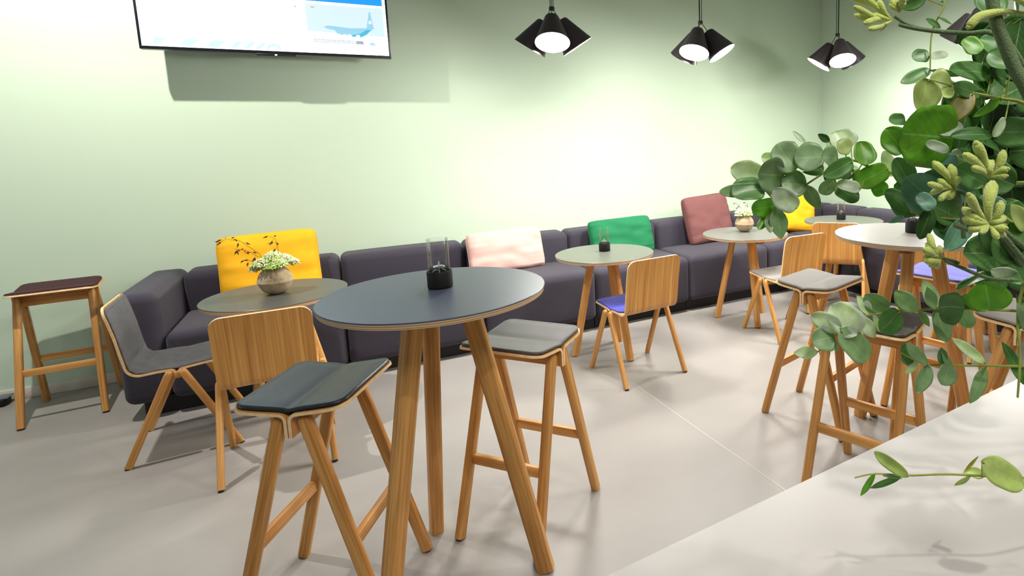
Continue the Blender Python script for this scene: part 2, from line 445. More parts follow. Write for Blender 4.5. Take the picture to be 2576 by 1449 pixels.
# a rounded cyan ring at the end of the row of bars
sc_([(1.075 + .045 * math.cos(PI - k * PI / 12) + .045, 2.216 + .045 * math.sin(PI - k * PI / 12)) for k in range(13)]
    + [(1.12 + .025 * math.cos(k * PI / 12), 2.216 + .022 * math.sin(k * PI / 12)) for k in range(13)], 'graphic', E_pale, .0005)
sc_([(1.322, 2.563), (1.822, 2.563), (1.822, 2.95), (1.322, 2.95)], 'banner', E_blue, .0005)
pic = sc_([(1.329, 2.262), (1.822, 2.262), (1.822, 2.545), (1.329, 2.545)], 'news_picture', E_pic, .0005)
def inpic(pts, m, dy=.0010): return flat(pts, 'picture_detail', m, pic, dy)
inpic([(1.33, 2.263), (1.82, 2.263), (1.82, 2.345), (1.6, 2.35), (1.33, 2.36)], E_snow)
inpic([(1.43, 2.392), (1.46, 2.402), (1.52, 2.398), (1.60, 2.392), (1.68, 2.398), (1.71, 2.40), (1.76, 2.405), (1.735, 2.385), (1.70, 2.355), (1.66, 2.335), (1.56, 2.336), (1.51, 2.352), (1.50, 2.372), (1.45, 2.38)], E_plane, .0015)
inpic([(1.705, 2.398), (1.729, 2.515), (1.737, 2.515), (1.752, 2.398)], E_plane, .0015)
inpic([(1.722, 2.43), (1.740, 2.43), (1.740, 2.452), (1.722, 2.452)], E_snow, .002)
inpic([(1.58, 2.338), (1.66, 2.330), (1.70, 2.352), (1.735, 2.388), (1.705, 2.388), (1.66, 2.358)], E_plane2, .002)
for x in (1.505, 1.545, 1.575, 1.63): inpic([(x, 2.332), (x + .03, 2.332), (x + .026, 2.348), (x + .004, 2.348)], E_snow, .0022)
inpic([(1.36, 2.312), (1.395, 2.312), (1.395, 2.325), (1.36, 2.325)], E_red)
inpic([(1.362, 2.518), (1.385, 2.518), (1.385, 2.526), (1.362, 2.526)], E_red)
for zz in (2.303, 2.296, 2.286): 
    x = 1.36
    while x < 1.66:
        w = random.uniform(.012, .035); inpic([(x, zz - .0015), (x + w, zz - .0015), (x + w, zz + .0015), (x, zz + .0015)], E_ink); x += w + .005
inpic([(1.63, 2.283), (1.675, 2.283), (1.675, 2.304), (1.63, 2.304)], E_ink)
inpic([(1.715, 2.287), (1.725, 2.277), (1.745, 2.277), (1.755, 2.287), (1.745, 2.299), (1.725, 2.299)], E_plane)
sc_([(1.262, 2.521), (1.276, 2.521), (1.269, 2.509)], 'menu_arrow', E_ink, .0005)
x = 1.16
while x < 1.25:
    w = random.uniform(.008, .02); sc_([(x, 2.513), (x + w, 2.513), (x + w, 2.518), (x, 2.518)], 'text_line', E_pale, .0005); x += w + .004

# ------------------------------------------------------------------ sofa
def rounded_block(x0, y0, z0, x1, y1, z1, r, crown=0.0):
    """upholstered block with soft edges and a slight crown on the top"""
    bm = bmesh.new(); bmesh.ops.create_cube(bm, size=1)
    for v in bm.verts: v.co = Vector(((x0 + x1) / 2 + v.co.x * (x1 - x0), (y0 + y1) / 2 + v.co.y * (y1 - y0), (z0 + z1) / 2 + v.co.z * (z1 - z0)))
    bmesh.ops.subdivide_edges(bm, edges=bm.edges[:], cuts=5, use_grid_fill=True)
    cx_, cy_ = (x0 + x1) / 2, (y0 + y1) / 2
    lo = Vector((x0 + r, y0 + r, z0 + r)); hi = Vector((x1 - r, y1 - r, z1 - r))
    # snap outer loops close to the edges, then round
    def remap(t, a, b):
        u = (t - a) / (b - a); k = [0, .0, 0, 0]
        return u
    xs = sorted(set(round(v.co.x, 5) for v in bm.verts)); ys = sorted(set(round(v.co.y, 5) for v in bm.verts)); zs = sorted(set(round(v.co.z, 5) for v in bm.verts))
    bm.free()
    def axis(a, b):
        e = [a, a + r * .13, a + r * .38, a + r * .7, a + r]
        mid = [a + r + (b - a - 2 * r) * t for t in (.2, .4, .6, .8)]
        return e + mid + [b - r, b - r * .7, b - r * .38, b - r * .13, b]
    X, Y, Z = axis(x0, x1), axis(y0, y1), axis(z0, z1)
    vs = []; idx = {}; fs = []
    def vid(i, j, k):
        key = (i, j, k)
        if key not in idx:
            p = Vector((X[i], Y[j], Z[k]))
            q = Vector((min(max(p.x, lo.x), hi.x), min(max(p.y, lo.y), hi.y), min(max(p.z, lo.z), hi.z)))
            d = p - q
            if d.length > 1e-7: p = q + d.normalized() * r
            if crown and k == len(Z) - 1 or (crown and p.z > hi.z):
                u = (p.x - cx_) / ((x1 - x0) / 2); w = (p.y - cy_) / ((y1 - y0) / 2)
                p.z += crown * max(0, 1 - u * u) * max(0, 1 - w * w) ** .5
            idx[key] = len(vs); vs.append(p)
        return idx[key]
    nx, ny, nz = len(X) - 1, len(Y) - 1, len(Z) - 1
    for i in range(nx):
        for j in range(ny):
            fs.append((vid(i, j, 0), vid(i, j + 1, 0), vid(i + 1, j + 1, 0), vid(i + 1, j, 0)))
            fs.append((vid(i, j, nz), vid(i + 1, j, nz), vid(i + 1, j + 1, nz), vid(i, j + 1, nz)))
    for i in range(nx):
        for k in range(nz):
            fs.append((vid(i, 0, k), vid(i + 1, 0, k), vid(i + 1, 0, k + 1), vid(i, 0, k + 1)))
            fs.append((vid(i, ny, k), vid(i, ny, k + 1), vid(i + 1, ny, k + 1), vid(i + 1, ny, k)))
    for j in range(ny):
        for k in range(nz):
            fs.append((vid(0, j, k), vid(0, j, k + 1), vid(0, j + 1, k + 1), vid(0, j + 1, k)))
            fs.append((vid(nx, j, k), vid(nx, j + 1, k), vid(nx, j + 1, k + 1), vid(nx, j, k + 1)))
    return vs, fs

BACK_T, SEAT_D, SEAT_Z, BACK_Z, BASE_Z = .285, .865, .495, .742, .095
GAP = .003
def block(name, root, a, b, r, crown=0):
    vs, fs = rounded_block(*a, *b, r, crown)
    return MB().add(vs, fs).build(name, M['sofa'], root, smooth=60)
def sofa_unit(x0, x1, label, group, arm=False):
    root = empty('sofa_section', ((x0 + x1) / 2, -.44, 0))
    ox = (x0 + x1) / 2
    w0, w1 = x0 - ox + GAP, x1 - ox - GAP
    sx0 = w0
    if arm:
        sx0 = w0 + .215
        block('armrest', root, (w0, -.43 + .0, BASE_Z), (w0 + .21, .43, BACK_Z), .055, .004)
    block('seat', root, (sx0, -.43, BASE_Z), (w1, .16, SEAT_Z), .05, .014)
    block('backrest', root, (sx0, .162, BASE_Z), (w1, .43, BACK_Z), .055, .006)
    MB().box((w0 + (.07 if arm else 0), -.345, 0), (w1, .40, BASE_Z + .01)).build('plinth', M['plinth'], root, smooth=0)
    return tag(root, label, 'sofa', group)
G = 'sofa sections along the back wall'
sofa_unit(.245, 1.386, 'dark grey sofa section with the rounded armrest, at the left end of the sofa', G, True)
sofa_unit(1.386, 2.286, 'dark grey armless sofa section beside the left yellow cushion, behind the near high table', G)
sofa_unit(2.286, 3.18, 'dark grey armless sofa section carrying the pale pink cushion', G)
sofa_unit(3.18, 4.075, 'dark grey armless sofa section carrying the green cushion', G)
sofa_unit(4.075, 4.975, 'dark grey armless sofa section carrying the burgundy cushion', G)
sofa_unit(4.975, 5.64, 'dark grey armless sofa section holding the far yellow cushion, next to the corner', G)
# corner piece
root = tag(empty('sofa_section', (6.07, -.44, 0)), 'dark grey corner sofa section in the corner of the two walls', 'sofa', G)
cx0, cx1 = 5.643 - 6.07, 6.505 - 6.07
block('seat', root, (cx0, -.33, BASE_Z), (cx1 - .27, .16, SEAT_Z), .05, .01)
block('backrest', root, (cx0, .162, BASE_Z), (cx1 - .02, .43, BACK_Z), .055, .006)
block('backrest', root, (cx1 - .268, -.33, BASE_Z), (cx1, .158, BACK_Z), .055, .006)
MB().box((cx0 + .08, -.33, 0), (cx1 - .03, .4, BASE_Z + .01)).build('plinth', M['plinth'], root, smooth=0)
def sofa_right(y0, y1, label):
    root = empty('sofa_section', (6.07, (y0 + y1) / 2, 0)); h = (y1 - y0) / 2
    a, b = -h + GAP, h - GAP
    block('seat', root, (5.643 - 6.07, a, BASE_Z), (6.505 - 6.07 - .27, b, SEAT_Z), .05, .014)
    block('backrest', root, (6.505 - 6.07 - .268, a, BASE_Z), (6.505 - 6.07, b, BACK_Z), .055, .006)
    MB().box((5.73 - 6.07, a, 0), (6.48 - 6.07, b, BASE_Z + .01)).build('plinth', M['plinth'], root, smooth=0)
    return tag(root, label, 'sofa', 'sofa sections along the right wall')
sofa_right(-1.68, -.78, 'dark grey sofa section on the right wall, first one after the corner')
sofa_right(-2.58, -1.68, 'dark grey sofa section on the right wall, second one after the corner')
sofa_right(-3.48, -2.58, 'dark grey sofa section on the right wall, farthest right, mostly behind the leaves')

# ------------------------------------------------------------------ cushions
def cushion(w, h, t, seed, pinch=.05):
    n = 30; vs = []; fs = []
    for side in (1, -1):
        for i in range(n + 1):
            for j in range(n + 1):
                u = -1 + 2 * i / n; v = -1 + 2 * j / n
                # denser near edges
                u = math.sin(u * PI / 2) * .6 + u * .4; v = math.sin(v * PI / 2) * .6 + v * .4
                e = (max(0, 1 - abs(u) ** 4.0) * max(0, 1 - abs(v) ** 4.0)) ** .34
                px = u * w / 2 * (1 - pinch * (1 - abs(u)) * 0 - pinch * (v * v) * 0)
                cc = 1 - .075 * (abs(u) * abs(v)) ** 5
                x = u * w / 2 * (1 - pinch * .5 * (1 - v * v)) * cc; z = v * h / 2 * (1 - pinch * .5 * (1 - u * u)) * cc
                nz = noise.noise(Vector((u * 2.2 + seed * 7, v * 2.2, side * 3.1))) * .016
                # creases that radiate from the corners and run along the side seams
                cr = noise.noise(Vector((u * 1.2 + seed, v * 9 + seed * 3, side))) * .012 * abs(u) ** 2
                y = side * (t / 2 * e) + (nz + cr) * min(1, e * 1.2) * side
                vs.append((x, y, z))
    N = (n + 1) ** 2
    for s_, o in ((0, 0), (1, N)):
        for i in range(n):
            for j in range(n):
                a = o + i * (n + 1) + j; q = (a, a + 1, a + n + 2, a + n + 1)
                fs.append(q if s_ else q[::-1])
    bm = bmesh.new(); bv = [bm.verts.new(v) for v in vs]
    for f in fs: bm.faces.new([bv[i] for i in f])
    bmesh.ops.remove_doubles(bm, verts=bm.verts[:], dist=.0008)
    bm.verts.index_update()
    r = ([v.co[:] for v in bm.verts], [[v.index for v in f.verts] for f in bm.faces]); bm.free()
    return r
def put_cushion(m, label, loc, w, h, t, lean, yaw=0, roll=0, seed=1, pinch=.05):
    vs, fs = cushion(w, h, t, seed, pinch)
    mb = MB().add(vs, fs); o = mb.build('cushion', M[m], None, smooth=70)
    o.location = loc
    o.rotation_mode = 'XYZ'
    o.matrix_world = Matrix.Translation(loc) @ Matrix.Rotation(yaw, 4, 'Z') @ Matrix.Rotation(lean, 4, 'X') @ Matrix.Rotation(roll, 4, 'Y')
    # piping along the seam
    pp = []
    for k in range(80):
        a = k / 80 * 4; s_ = int(a); q = -1 + 2 * (a - s_)
        u, v = ((q, 1), (1, -q), (-q, -1), (-1, q))[s_]
        cc = 1 - .075 * (abs(u) * abs(v)) ** 5
        pp.append((u * w / 2 * (1 - pinch * .5 * (1 - v * v)) * cc, 0, v * h / 2 * (1 - pinch * .5 * (1 - u * u)) * cc))
    MB().tube(pp + pp[:2], .0028, 6).build('seam_piping', M[m], o)
    return tag(o, label, 'cushion', 'cushions on the sofa')
L_ = math.radians
put_cushion('yellow', 'large yellow cushion behind the stone vase at the left end of the sofa', (.965, -.33, .735), .60, .48, .16, L_(-14), 0, L_(-1.5), 1)
put_cushion('pink', 'pale pink rectangular cushion on the sofa between the candle lamp and the green cushion', (2.59, -.385, .66), .63, .35, .14, L_(-18), 0, L_(-1), 2)
put_cushion('green', 'emerald green cushion leaning on the sofa behind a low table', (3.65, -.385, .66), .64, .36, .14, L_(-18), 0, L_(-1), 3)
put_cushion('burgundy', 'burgundy cushion leaning on the sofa beside the far stone vase', (4.63, -.345, .735), .56, .49, .15, L_(-15), L_(3), L_(-3), 4, .06)
put_cushion('yellow', 'bright yellow cushion near the sofa corner, partly behind grey-green leaves', (5.77, -.36, .70), .50, .42, .13, L_(-17), L_(-8), L_(8), 5)

# ------------------------------------------------------------------ round tables
def round_table(H, R, foot_r, foot_deg, legsec, loc, mtop, label, cat='table', group=None, deep_edge=.022):
    root = tag(empty('high_table' if H > .9 else 'low_table', (loc[0], loc[1], 0)), label, cat, group)
    t = deep_edge
    prof = [(0, H), (R - .002, H), (R, H - .0015), (R, H - .004), (R - .001, H - .006), (R - .004, H - t + .002), (R - .010, H - t), (0, H - t)]
    MB().lathe(prof, 96, [0, 0, 0, 1, 1, 1, 1]).build('tabletop', [M[mtop], M['topedge']], root, smooth=35)
    for k in range(3):
        th = math.radians(foot_deg + 120 * k)
        c_, s_ = math.cos(th), math.sin(th)
        # supporting beam under the top
        bm_ = MB().rbox((.0, -.03, 0), (.275, .03, .026), .006, 2)
        b = bm_.build('support_beam', M['beam'], root); b.rotation_euler = (0, 0, th + math.radians(4)); b.location = (0, 0, H - t - .0265)
        top = (.098 * c_, .098 * s_, H - t - .022); ft = (foot_r * c_, foot_r * s_, .004)
        lg = MB().sweep(top, ft, (legsec[0] * 1.05, legsec[1] * 1.05), th, 0, legsec).build('leg', M['oak'], root)
    return root
GL = 'low round tables along the sofa'
round_table(.74, .35, .241, 137.2, (.050, .042), (1.07, -1.289), 'lino_dark', 'low round table with dark grey top carrying the vase, leftmost of the low tables', group=GL)
round_table(.74, .35, .241, 164.5, (.050, .042), (3.046, -1.348), 'lino_green', 'low round table with grey-green top and candle lamp, in front of the green cushion', group=GL)
round_table(.74, .35, .241, 135.7, (.050, .042), (4.351, -1.291), 'lino_grey', 'low round table with light grey top carrying the far stone vase', group=GL)
round_table(.74, .35, .241, 180, (.050, .042), (5.503, -1.287), 'lino_green', 'low round table in the sofa corner, with a candle lamp, farthest from the camera', group=GL)
round_table(.74, .35, .241, 10, (.050, .042), (5.37, -2.62), 'lino_green', 'low round table by the right wall, hidden behind leaves except for a leg', group=GL)
GH = 'high round tables'
round_table(1.05, .354, .306, -144.2, (.060, .050), (1.676, -3.052), 'lino_blue', 'high round table with dark blue-grey top, nearest to the camera', group=GH)
round_table(1.05, .354, .306, 86.7, (.060, .050), (3.788, -3.28), 'lino_taupe', 'high round table with light grey top, behind the foreground branches', group=GH)

# ------------------------------------------------------------------ plywood shells
def shell_sheet(profile, U, th, corner, nu=22, edge_mat=1, flat_from=0, thin=None):
    """ply sheet: profile list of (y,z) from the fold flange to the free end, extruded along x in [-U,U];
    the free end gets rounded corners of the given radius. returns verts, faces, mats"""
    P = [Vector((0, y, z)) for y, z in profile]
    S = [0]
    for i in range(1, len(P)): S.append(S[-1] + (P[i] - P[i - 1]).length)
    L = S[-1]
    nrm = []
    for i in range(len(P)):
        t = (P[min(i + 1, len(P) - 1)] - P[max(i - 1, 0)]).normalized()
        nrm.append(Vector((0, -t.z, t.y)))
    def half(s):
        d = L - s
        if d >= corner: return U
        return U - corner + math.sqrt(max(0, corner ** 2 - (corner - d) ** 2))
    vs = []; fs = []; ms = []; gr = []
    n = nu
    for side in (0, 1):
        for i, p in enumerate(P):
            h = half(S[i])
            for k in range(n + 1):
                x = -h + 2 * h * k / n
                vs.append(p + nrm[i] * (th / 2 if side else -th / 2) + Vector((x, 0, 0))); gr.append((x + P[-1].z, side * .02, S[i]))
    N = len(P) * (n + 1)
    for i in range(len(P) - 1):
        for k in range(n):
            a = i * (n + 1) + k
            fs.append((a, a + 1, a + n + 2, a + n + 1)); ms.append(0)
            fs.append((N + a, N + a + n + 1, N + a + n + 2, N + a + 1)); ms.append(0)
        for k in (0, n):
            a = i * (n + 1) + k
            fs.append((a, a + n + 1, N + a + n + 1, N + a)); ms.append(edge_mat)
    for i in (0, len(P) - 1):
        for k in range(n):
            a = i * (n + 1) + k
            fs.append((a, N + a, N + a + 1, a + 1)); ms.append(edge_mat)
    return vs, fs, ms, gr

def densify(pts, corner_tail=.07, step=.012):
    out = [pts[0]]
    for a, b in zip(pts, pts[1:]):
        a_, b_ = Vector(a), Vector(b); n = max(1, int((b_ - a_).length / step))
        for k in range(1, n + 1): out.append(tuple(a_.lerp(b_, k / n)))
    # extra rows close to the free end for smooth round corners
    a_, b_ = Vector(out[-2]), Vector(out[-1])
    out = out[:-1] + [tuple(a_.lerp(b_, t)) for t in (.4, .7, .88, .97, 1)]
    return out

def arc(cy, cz, r, a0, a1, n=7):
    return [(cy + r * math.cos(math.radians(a0 + (a1 - a0) * k / n)), cz + r * math.sin(math.radians(a0 + (a1 - a0) * k / n))) for k in range(n + 1)]

PLY = .010
def pad_on(profile, U, corner, inset, thick, off, crown=.0):
    """upholstered pad following the profile (list of y,z across the seat from one free end to the other)"""
    P = [Vector((0, y, z)) for y, z in profile]
    S = [0]
    for i in range(1, len(P)): S.append(S[-1] + (P[i] - P[i - 1]).length)
    L = S[-1]
    nr = []
    for i in range(len(P)):
        t = (P[min(i + 1, len(P) - 1)] - P[max(i - 1, 0)]).normalized(); nr.append(Vector((0, -t.z, t.y)))
    U2 = U - inset
    def pos(s):
        s = min(max(s, 0), L)
        for i in range(len(S) - 1):
            if s <= S[i + 1]:
                f = (s - S[i]) / max(1e-9, S[i + 1] - S[i]); return P[i].lerp(P[i + 1], f), nr[i].lerp(nr[i + 1], f).normalized()
        return P[-1], nr[-1]
    # rounded-rect outline rings from outside in, rising
    rings = [(0, 0), (0, .55), (.0025, .8), (.007, .95), (.013, 1.0), (.0165, .93), (.0205, 1.0), (.06, 1.0)]
    a0, a1 = inset, L - inset
    n = 96
    def outline(dd):
        r = max(.004, corner - inset - dd); hx = U2 - dd; s0, s1 = a0 + dd, a1 - dd
        pts = []
        per = [(hx - r, s1 - r, 0), (-(hx - r), s1 - r, 90), (-(hx - r), s0 + r, 180), (hx - r, s0 + r, 270)]
        for q, (cx_, cs_, ang) in enumerate(per):
            for k in range(9):
                a = math.radians(ang + k * 90 / 8); pts.append((cx_ + r * math.cos(a), cs_ + r * math.sin(a)))
            nx_ = per[(q + 1) % 4]; a = math.radians(ang + 90)
            p0 = (cx_ + r * math.cos(a), cs_ + r * math.sin(a)); a2 = math.radians(nx_[2])
            p1 = (nx_[0] + r * math.cos(a2), nx_[1] + r * math.sin(a2))
            for k in range(1, 16):
                pts.append((p0[0] + (p1[0] - p0[0]) * k / 16, p0[1] + (p1[1] - p0[1]) * k / 16))
        return pts
    vs = []; fs = []
    K = None
    for dd, hgt in rings:
        o = outline(dd); K = len(o)
        for x, s in o:
            p, nn = pos(s); vs.append(p + nn * (off + thick * hgt) + Vector((x, 0, 0)))
    for i in range(len(rings) - 1):
        for k in range(K):
            fs.append((i * K + k, i * K + (k + 1) % K, (i + 1) * K + (k + 1) % K, (i + 1) * K + k))
    # fill the inside with strips across x: last ring -> grid
    base = (len(rings) - 1) * K
    dd = rings[-1][0]
    # inner cap: connect the two long sides of the last ring (same s on both sides)
    # ring layout: quadrant 0 (+x,+s) .. ; side between q0-q1 is the +s end, q1-q2 the -x side, q2-q3 the -s end, q3-q0 the +x side
    q = 24
    top = [base + k for k in range(K)]
    left = [top[(1 * q + k) % K] for k in range(0, 2 * q - 15 + 0)]   # from q1 start down the -x side to q2 end
    right = [top[(4 * q + 8 - k) % K] for k in range(0, 2 * q - 15 + 0)]
    nn_ = len(left)
    m = 10; grid = []
    for a, b in zip(left, right):
        row = [a]
        A, B_ = Vector(vs[a]), Vector(vs[b])
        for k in range(1, m):
            vs.append(A.lerp(B_, k / m)); row.append(len(vs) - 1)
        row.append(b); grid.append(row)
    for i in range(nn_ - 1):
        for k in range(m):
            fs.append((grid[i][k], grid[i + 1][k], grid[i + 1][k + 1], grid[i][k + 1]))
    # close the +s and -s ends
    endp = [top[(0 * q + k) % K] for k in range(8, 25)]
    fs.append(tuple([*endp, *grid[0][1:-1]]) if False else tuple(endp + [g for g in grid[0][1:-1]]))
    endn = [top[(2 * q + k) % K] for k in range(8, 25)]
    fs.append(tuple(endn + [g for g in grid[-1][1:-1][::-1]]))
    return vs, fs

# ------------------------------------------------------------------ bar stool
def make_stool(padmat):
    root = empty('bar_stool', (0, 0, 0))
    zs, U, V, r = .737, .187, .172, .022
    def half(sg):
        fl = [(sg * .0065, zs - .075), (sg * .0065, zs - r)]
        if sg > 0: a = arc(.0065 + r, zs - r, r, 180, 92, 7)
        else: a = arc(-.0065 - r, zs - r, r, 0, 88, 7)
        end = [(sg * .07, zs + .004), (sg * .11, zs + .0085), (sg * .14, zs + .013), (sg * V, zs + .020)]
        p = densify(fl + a[1:] + end, step=.012)
        return p
    mb = MB()
    for sg in (1, -1):
        mb.add(*shell_sheet(half(sg), U, PLY, .045))
    mb.build('seat_shell', [M['veneer_u'], M['plyedge']], root, smooth=35)
    prof = []
    for k in range(-14, 15):
        y = k / 14 * V; a = abs(y)
        z = zs - .0015 + .0045 * min(1, a / .035) + .018 * (a / V) ** 1.25
        prof.append((y, z))
    vs, fs = pad_on(prof, U, .045, .006, .011, .0055)
    MB().add(vs, fs).build('seat_pad', M[padmat], root, smooth=50)
    MB().rbox((-.150, -.013, zs - .072), (.150, .013, zs - .018), .004, 2).build('seat_rail', M['oak_u'], root)
    for su in (1, -1):
        for sv in (1, -1):
            lg = MB().sweep((su * .158, sv * .034, zs - .012), (su * .178, sv * .231, .006), (.034, .040), 0, 0, (.034, .038), rtop=.022).build('leg', M['oak'], root)
            MB().sweep((su * .178, sv * .231, .006), (su * .1783, sv * .2335, 0), (.028, .032), 0).build('foot_glide', M['glide'], lg)
    for sv in (1, -1):
        t = .3 / zs; y = sv * (.231 + (.034 - .231) * t); u = .178 + (.158 - .178) * t - .016
        MB().rbox((-u, y - .011, .278), (u, y + .011, .318), .004, 2).build('footrest', M['oak_u'], root)
    return root

# ------------------------------------------------------------------ low chair
def make_chair(kind, padmat=None):
    root = empty('dining_chair', (0, 0, 0))
    zs, U, r = .449, .197, .018
    front = densify([(-.0065, zs - .045), (-.0065, zs - r)] + arc(-.0065 - r, zs - r, r, 0, 86, 6)[1:] + [(-.10, zs + .008), (-.16, zs + .013), (-.212, zs + .014)])
    bz, by = zs + .002, .150
    R2 = .055
    back_ang = math.degrees(math.atan2(.804 - zs - .06, .05))
    rear = [(.0065, zs - .045), (.0065, zs - r)] + arc(.0065 + r, zs - r, r, 180, 94, 6)[1:] + [(.08, zs + .001), (.135, zs - .002)]
    rear += arc(.137, zs - .002 + R2, R2, -90, -10, 9)[1:]
    rear += [(.203, zs + .12), (.214, zs + .20), (.229, zs + .28), (.246, .804)]
    rear = densify(rear)
    mb = MB(); mb.add(*shell_sheet(front, U, PLY, .035))
    mb.build('seat_front_shell', [M['veneer_u'], M['plyedge']], root, smooth=35)
    mb = MB(); mb.add(*shell_sheet(rear, U, PLY, .05))
    mb.build('backrest_shell', [M['veneer'], M['plyedge']], root, smooth=35)
    if kind == 'full':
        prof = [(y, z) for y, z in front[::-1] if z > zs - .004] + [(y, z) for y, z in rear if z > zs - .004 and y > .012]
        vs, fs = pad_on(prof, U, .045, .007, .007, .005)
        MB().add(vs, fs).build('upholstery', M[padmat], root, smooth=50)
    elif kind == 'pad':
        prof = [(y, z) for y, z in front[::-1] if z > zs - .004] + [(y, z) for y, z in rear if z > zs - .006 and .012 < y < .135]
        vs, fs = pad_on(prof, U, .04, .006, .010, .005)
        MB().add(vs, fs).build('seat_pad', M[padmat], root, smooth=50)
    MB().rbox((-.2, -.012, zs - .046), (.2, .012, zs - .012), .003, 2).build('seat_rail', M['oak_u'], root)
    for su in (1, -1):
        for sv in (1, -1):
            lg = MB().sweep((su * .214, sv * .024, zs - .002), (su * .227, sv * .225, .006), (.028, .034), 0, 0, (.028, .032), rtop=.02).build('leg', M['oak'], root)
            MB().sweep((su * .227, sv * .225, .006), (su * .2273, sv * .2275, 0), (.023, .026), 0).build('foot_glide', M['glide'], lg)
    return root

def place(o, x, y, deg, label, cat, group):
    o.location = (x, y, 0); o.rotation_euler = (0, 0, math.radians(deg)); tag(o, label, cat, group); return o
stool0 = make_stool('leather')
def stool(x, y, deg, padmat, label, first=[True]):
    if first[0]: o = stool0; first[0] = False
    else: o = copy_tree(stool0)
    for ch in o.children:
        if ch.name.startswith('seat_pad') and padmat != 'leather':
            ch.data = ch.data.copy(); ch.data.materials[0] = M[padmat]
    return place(o, x, y, deg, label, 'bar stool', 'oak bar stools')
stool(1.31, -2.897, -117.3, 'leather', 'oak bar stool with black leather pad in front of the blue-grey high table')
stool(2.010, -2.837, -50.4, 'greyleather', 'oak bar stool with grey pad standing right of the near high table')
stool(3.633, -2.843, -164.7, 'greywool', 'oak bar stool with light grey pad, left of the far high table')
stool(3.306, -3.444, -70.3, 'darkgrey', 'oak bar stool with dark pad behind the grey-green leaves at the counter edge')
stool(-.114, -.353, 4.9, 'maroon', 'oak bar stool with maroon pad against the green wall, left of the sofa')
stool(4.27, -3.10, -80, 'lilac', 'oak bar stool with periwinkle blue pad behind the far high table')
stool(3.93, -3.74, 16, 'greywool', 'oak bar stool with grey pad cut off by the right edge of the photo')

GC = 'low oak chairs'
c_full = make_chair('full', 'felt')
place(c_full, .620, -1.243, 92.2, 'low oak chair lined with charcoal felt, seen from the side next to the sofa armrest', 'chair', GC)
c_pad = make_chair('pad', 'blue')
place(c_pad, 3.075, -1.753, 185.1, 'low oak chair with blue seat pad in front of the green cushion table', 'chair', GC)
c2 = copy_tree(c_pad)
for ch in c2.children:
    if ch.name.startswith('seat_pad'): ch.data = ch.data.copy(); ch.data.materials[0] = M['greywool']
place(c2, 4.414, -1.701, 178.4, 'low oak chair with grey seat pad, tucked behind the light grey bar stool', 'chair', GC)
c_plain = make_chair('plain')
place(c_plain, 1.058, -1.719, 181.5, 'low oak chair with bare wooden backrest, directly behind the black bar stool', 'chair', GC)
c4 = place(copy_tree(c_plain), 5.199, -1.501, 131.3, 'low oak chair drawn up to the corner table, its bare back to the camera', 'chair', GC)
c5 = place(copy_tree(c_plain), 5.03, -2.55, 123.5, 'low oak chair behind the periwinkle stool, its back half hidden by the high table', 'chair', GC)
# ------------------------------------------------------------------ pendant lamps
def make_pendant(loc, zdrop, front_deg, label, base=[None]):
    """three cone shades tied together by one clip; the origin is at the clip"""
    root = empty('pendant_lamp', loc, math.radians(front_deg))
    H = CZ - loc[2]
    if base[0] is None:
        MB().lathe([(.0, -.012), (.017, -.012), (.019, -.006), (.019, .006), (.017, .012), (0, .012)], 24).build('cord_clip', M['cord'], root)
        MB().lathe([(0, 0), (.06, 0), (.06, -.02), (.05, -.028), (0, -.028)], 32, 0, (0, 0, H)).build('ceiling_rose', M['shade'], root)
        for k in range(3):
            a = math.radians((0, 102, -102)[k]); d = Vector((math.cos(a), math.sin(a), 0))
            tilt = math.radians((25, 33, 33)[k])
            topc = d * .052 + Vector((0, 0, -.058 - (0, .012, .02)[k]))
            MB().tube([d * .011 + Vector((0, 0, H - .02)), d * .011 + Vector((0, 0, .25)), d * .010, d * .02 + Vector((0, 0, -.022)), topc + Vector((0, 0, .004))], .0026, 6).build('cord', M['cord'], root)
            ax = (Vector((0, 0, -1)) * math.cos(tilt) + d * math.sin(tilt)).normalized()
            # lathe profile along -z, then rotated so that -z points to ax
            pr = [(0, 0), (.030, 0), (.040, -.004), (.046, -.012), (.112, -.200), (.113, -.202), (.110, -.202), (.044, -.016), (.036, -.010), (0, -.009)]
            sh = MB().lathe(pr, 40, [0, 0, 0, 0, 0, 1, 1, 1, 1]).build('lamp_shade', [M['shade'], M['shade_in']], root, smooth=50)
            q = Vector((0, 0, -1)).rotation_difference(ax)
            sh.rotation_mode = 'QUATERNION'; sh.rotation_quaternion = q; sh.location = topc
            MB().lathe([(0, -.197), (.06, -.197), (.106, -.194), (.106, -.190), (0, -.190)], 40).build('diffuser', M['glow'], sh)
        base[0] = root
    else:
        for ch in base[0].children: copy_tree(ch, root)
    return tag(root, label, 'pendant lamp', 'pendant lamps with three black cone shades')
make_pendant((2.757, -1.30, 2.405), 0, -112, 'black pendant cluster of three cone shades, leftmost one, nearest to the television')
make_pendant((3.946, -1.285, 2.405), 0, -146, 'black pendant cluster of three cone shades, second from the left, above the burgundy cushion')
make_pendant((5.406, -1.282, 2.405), 0, -118, 'black pendant cluster hanging in front of the room corner, third from the left')
make_pendant((5.404, -2.567, 2.405), 0, -150, 'black pendant cluster at the far right, partly behind the flower stems')

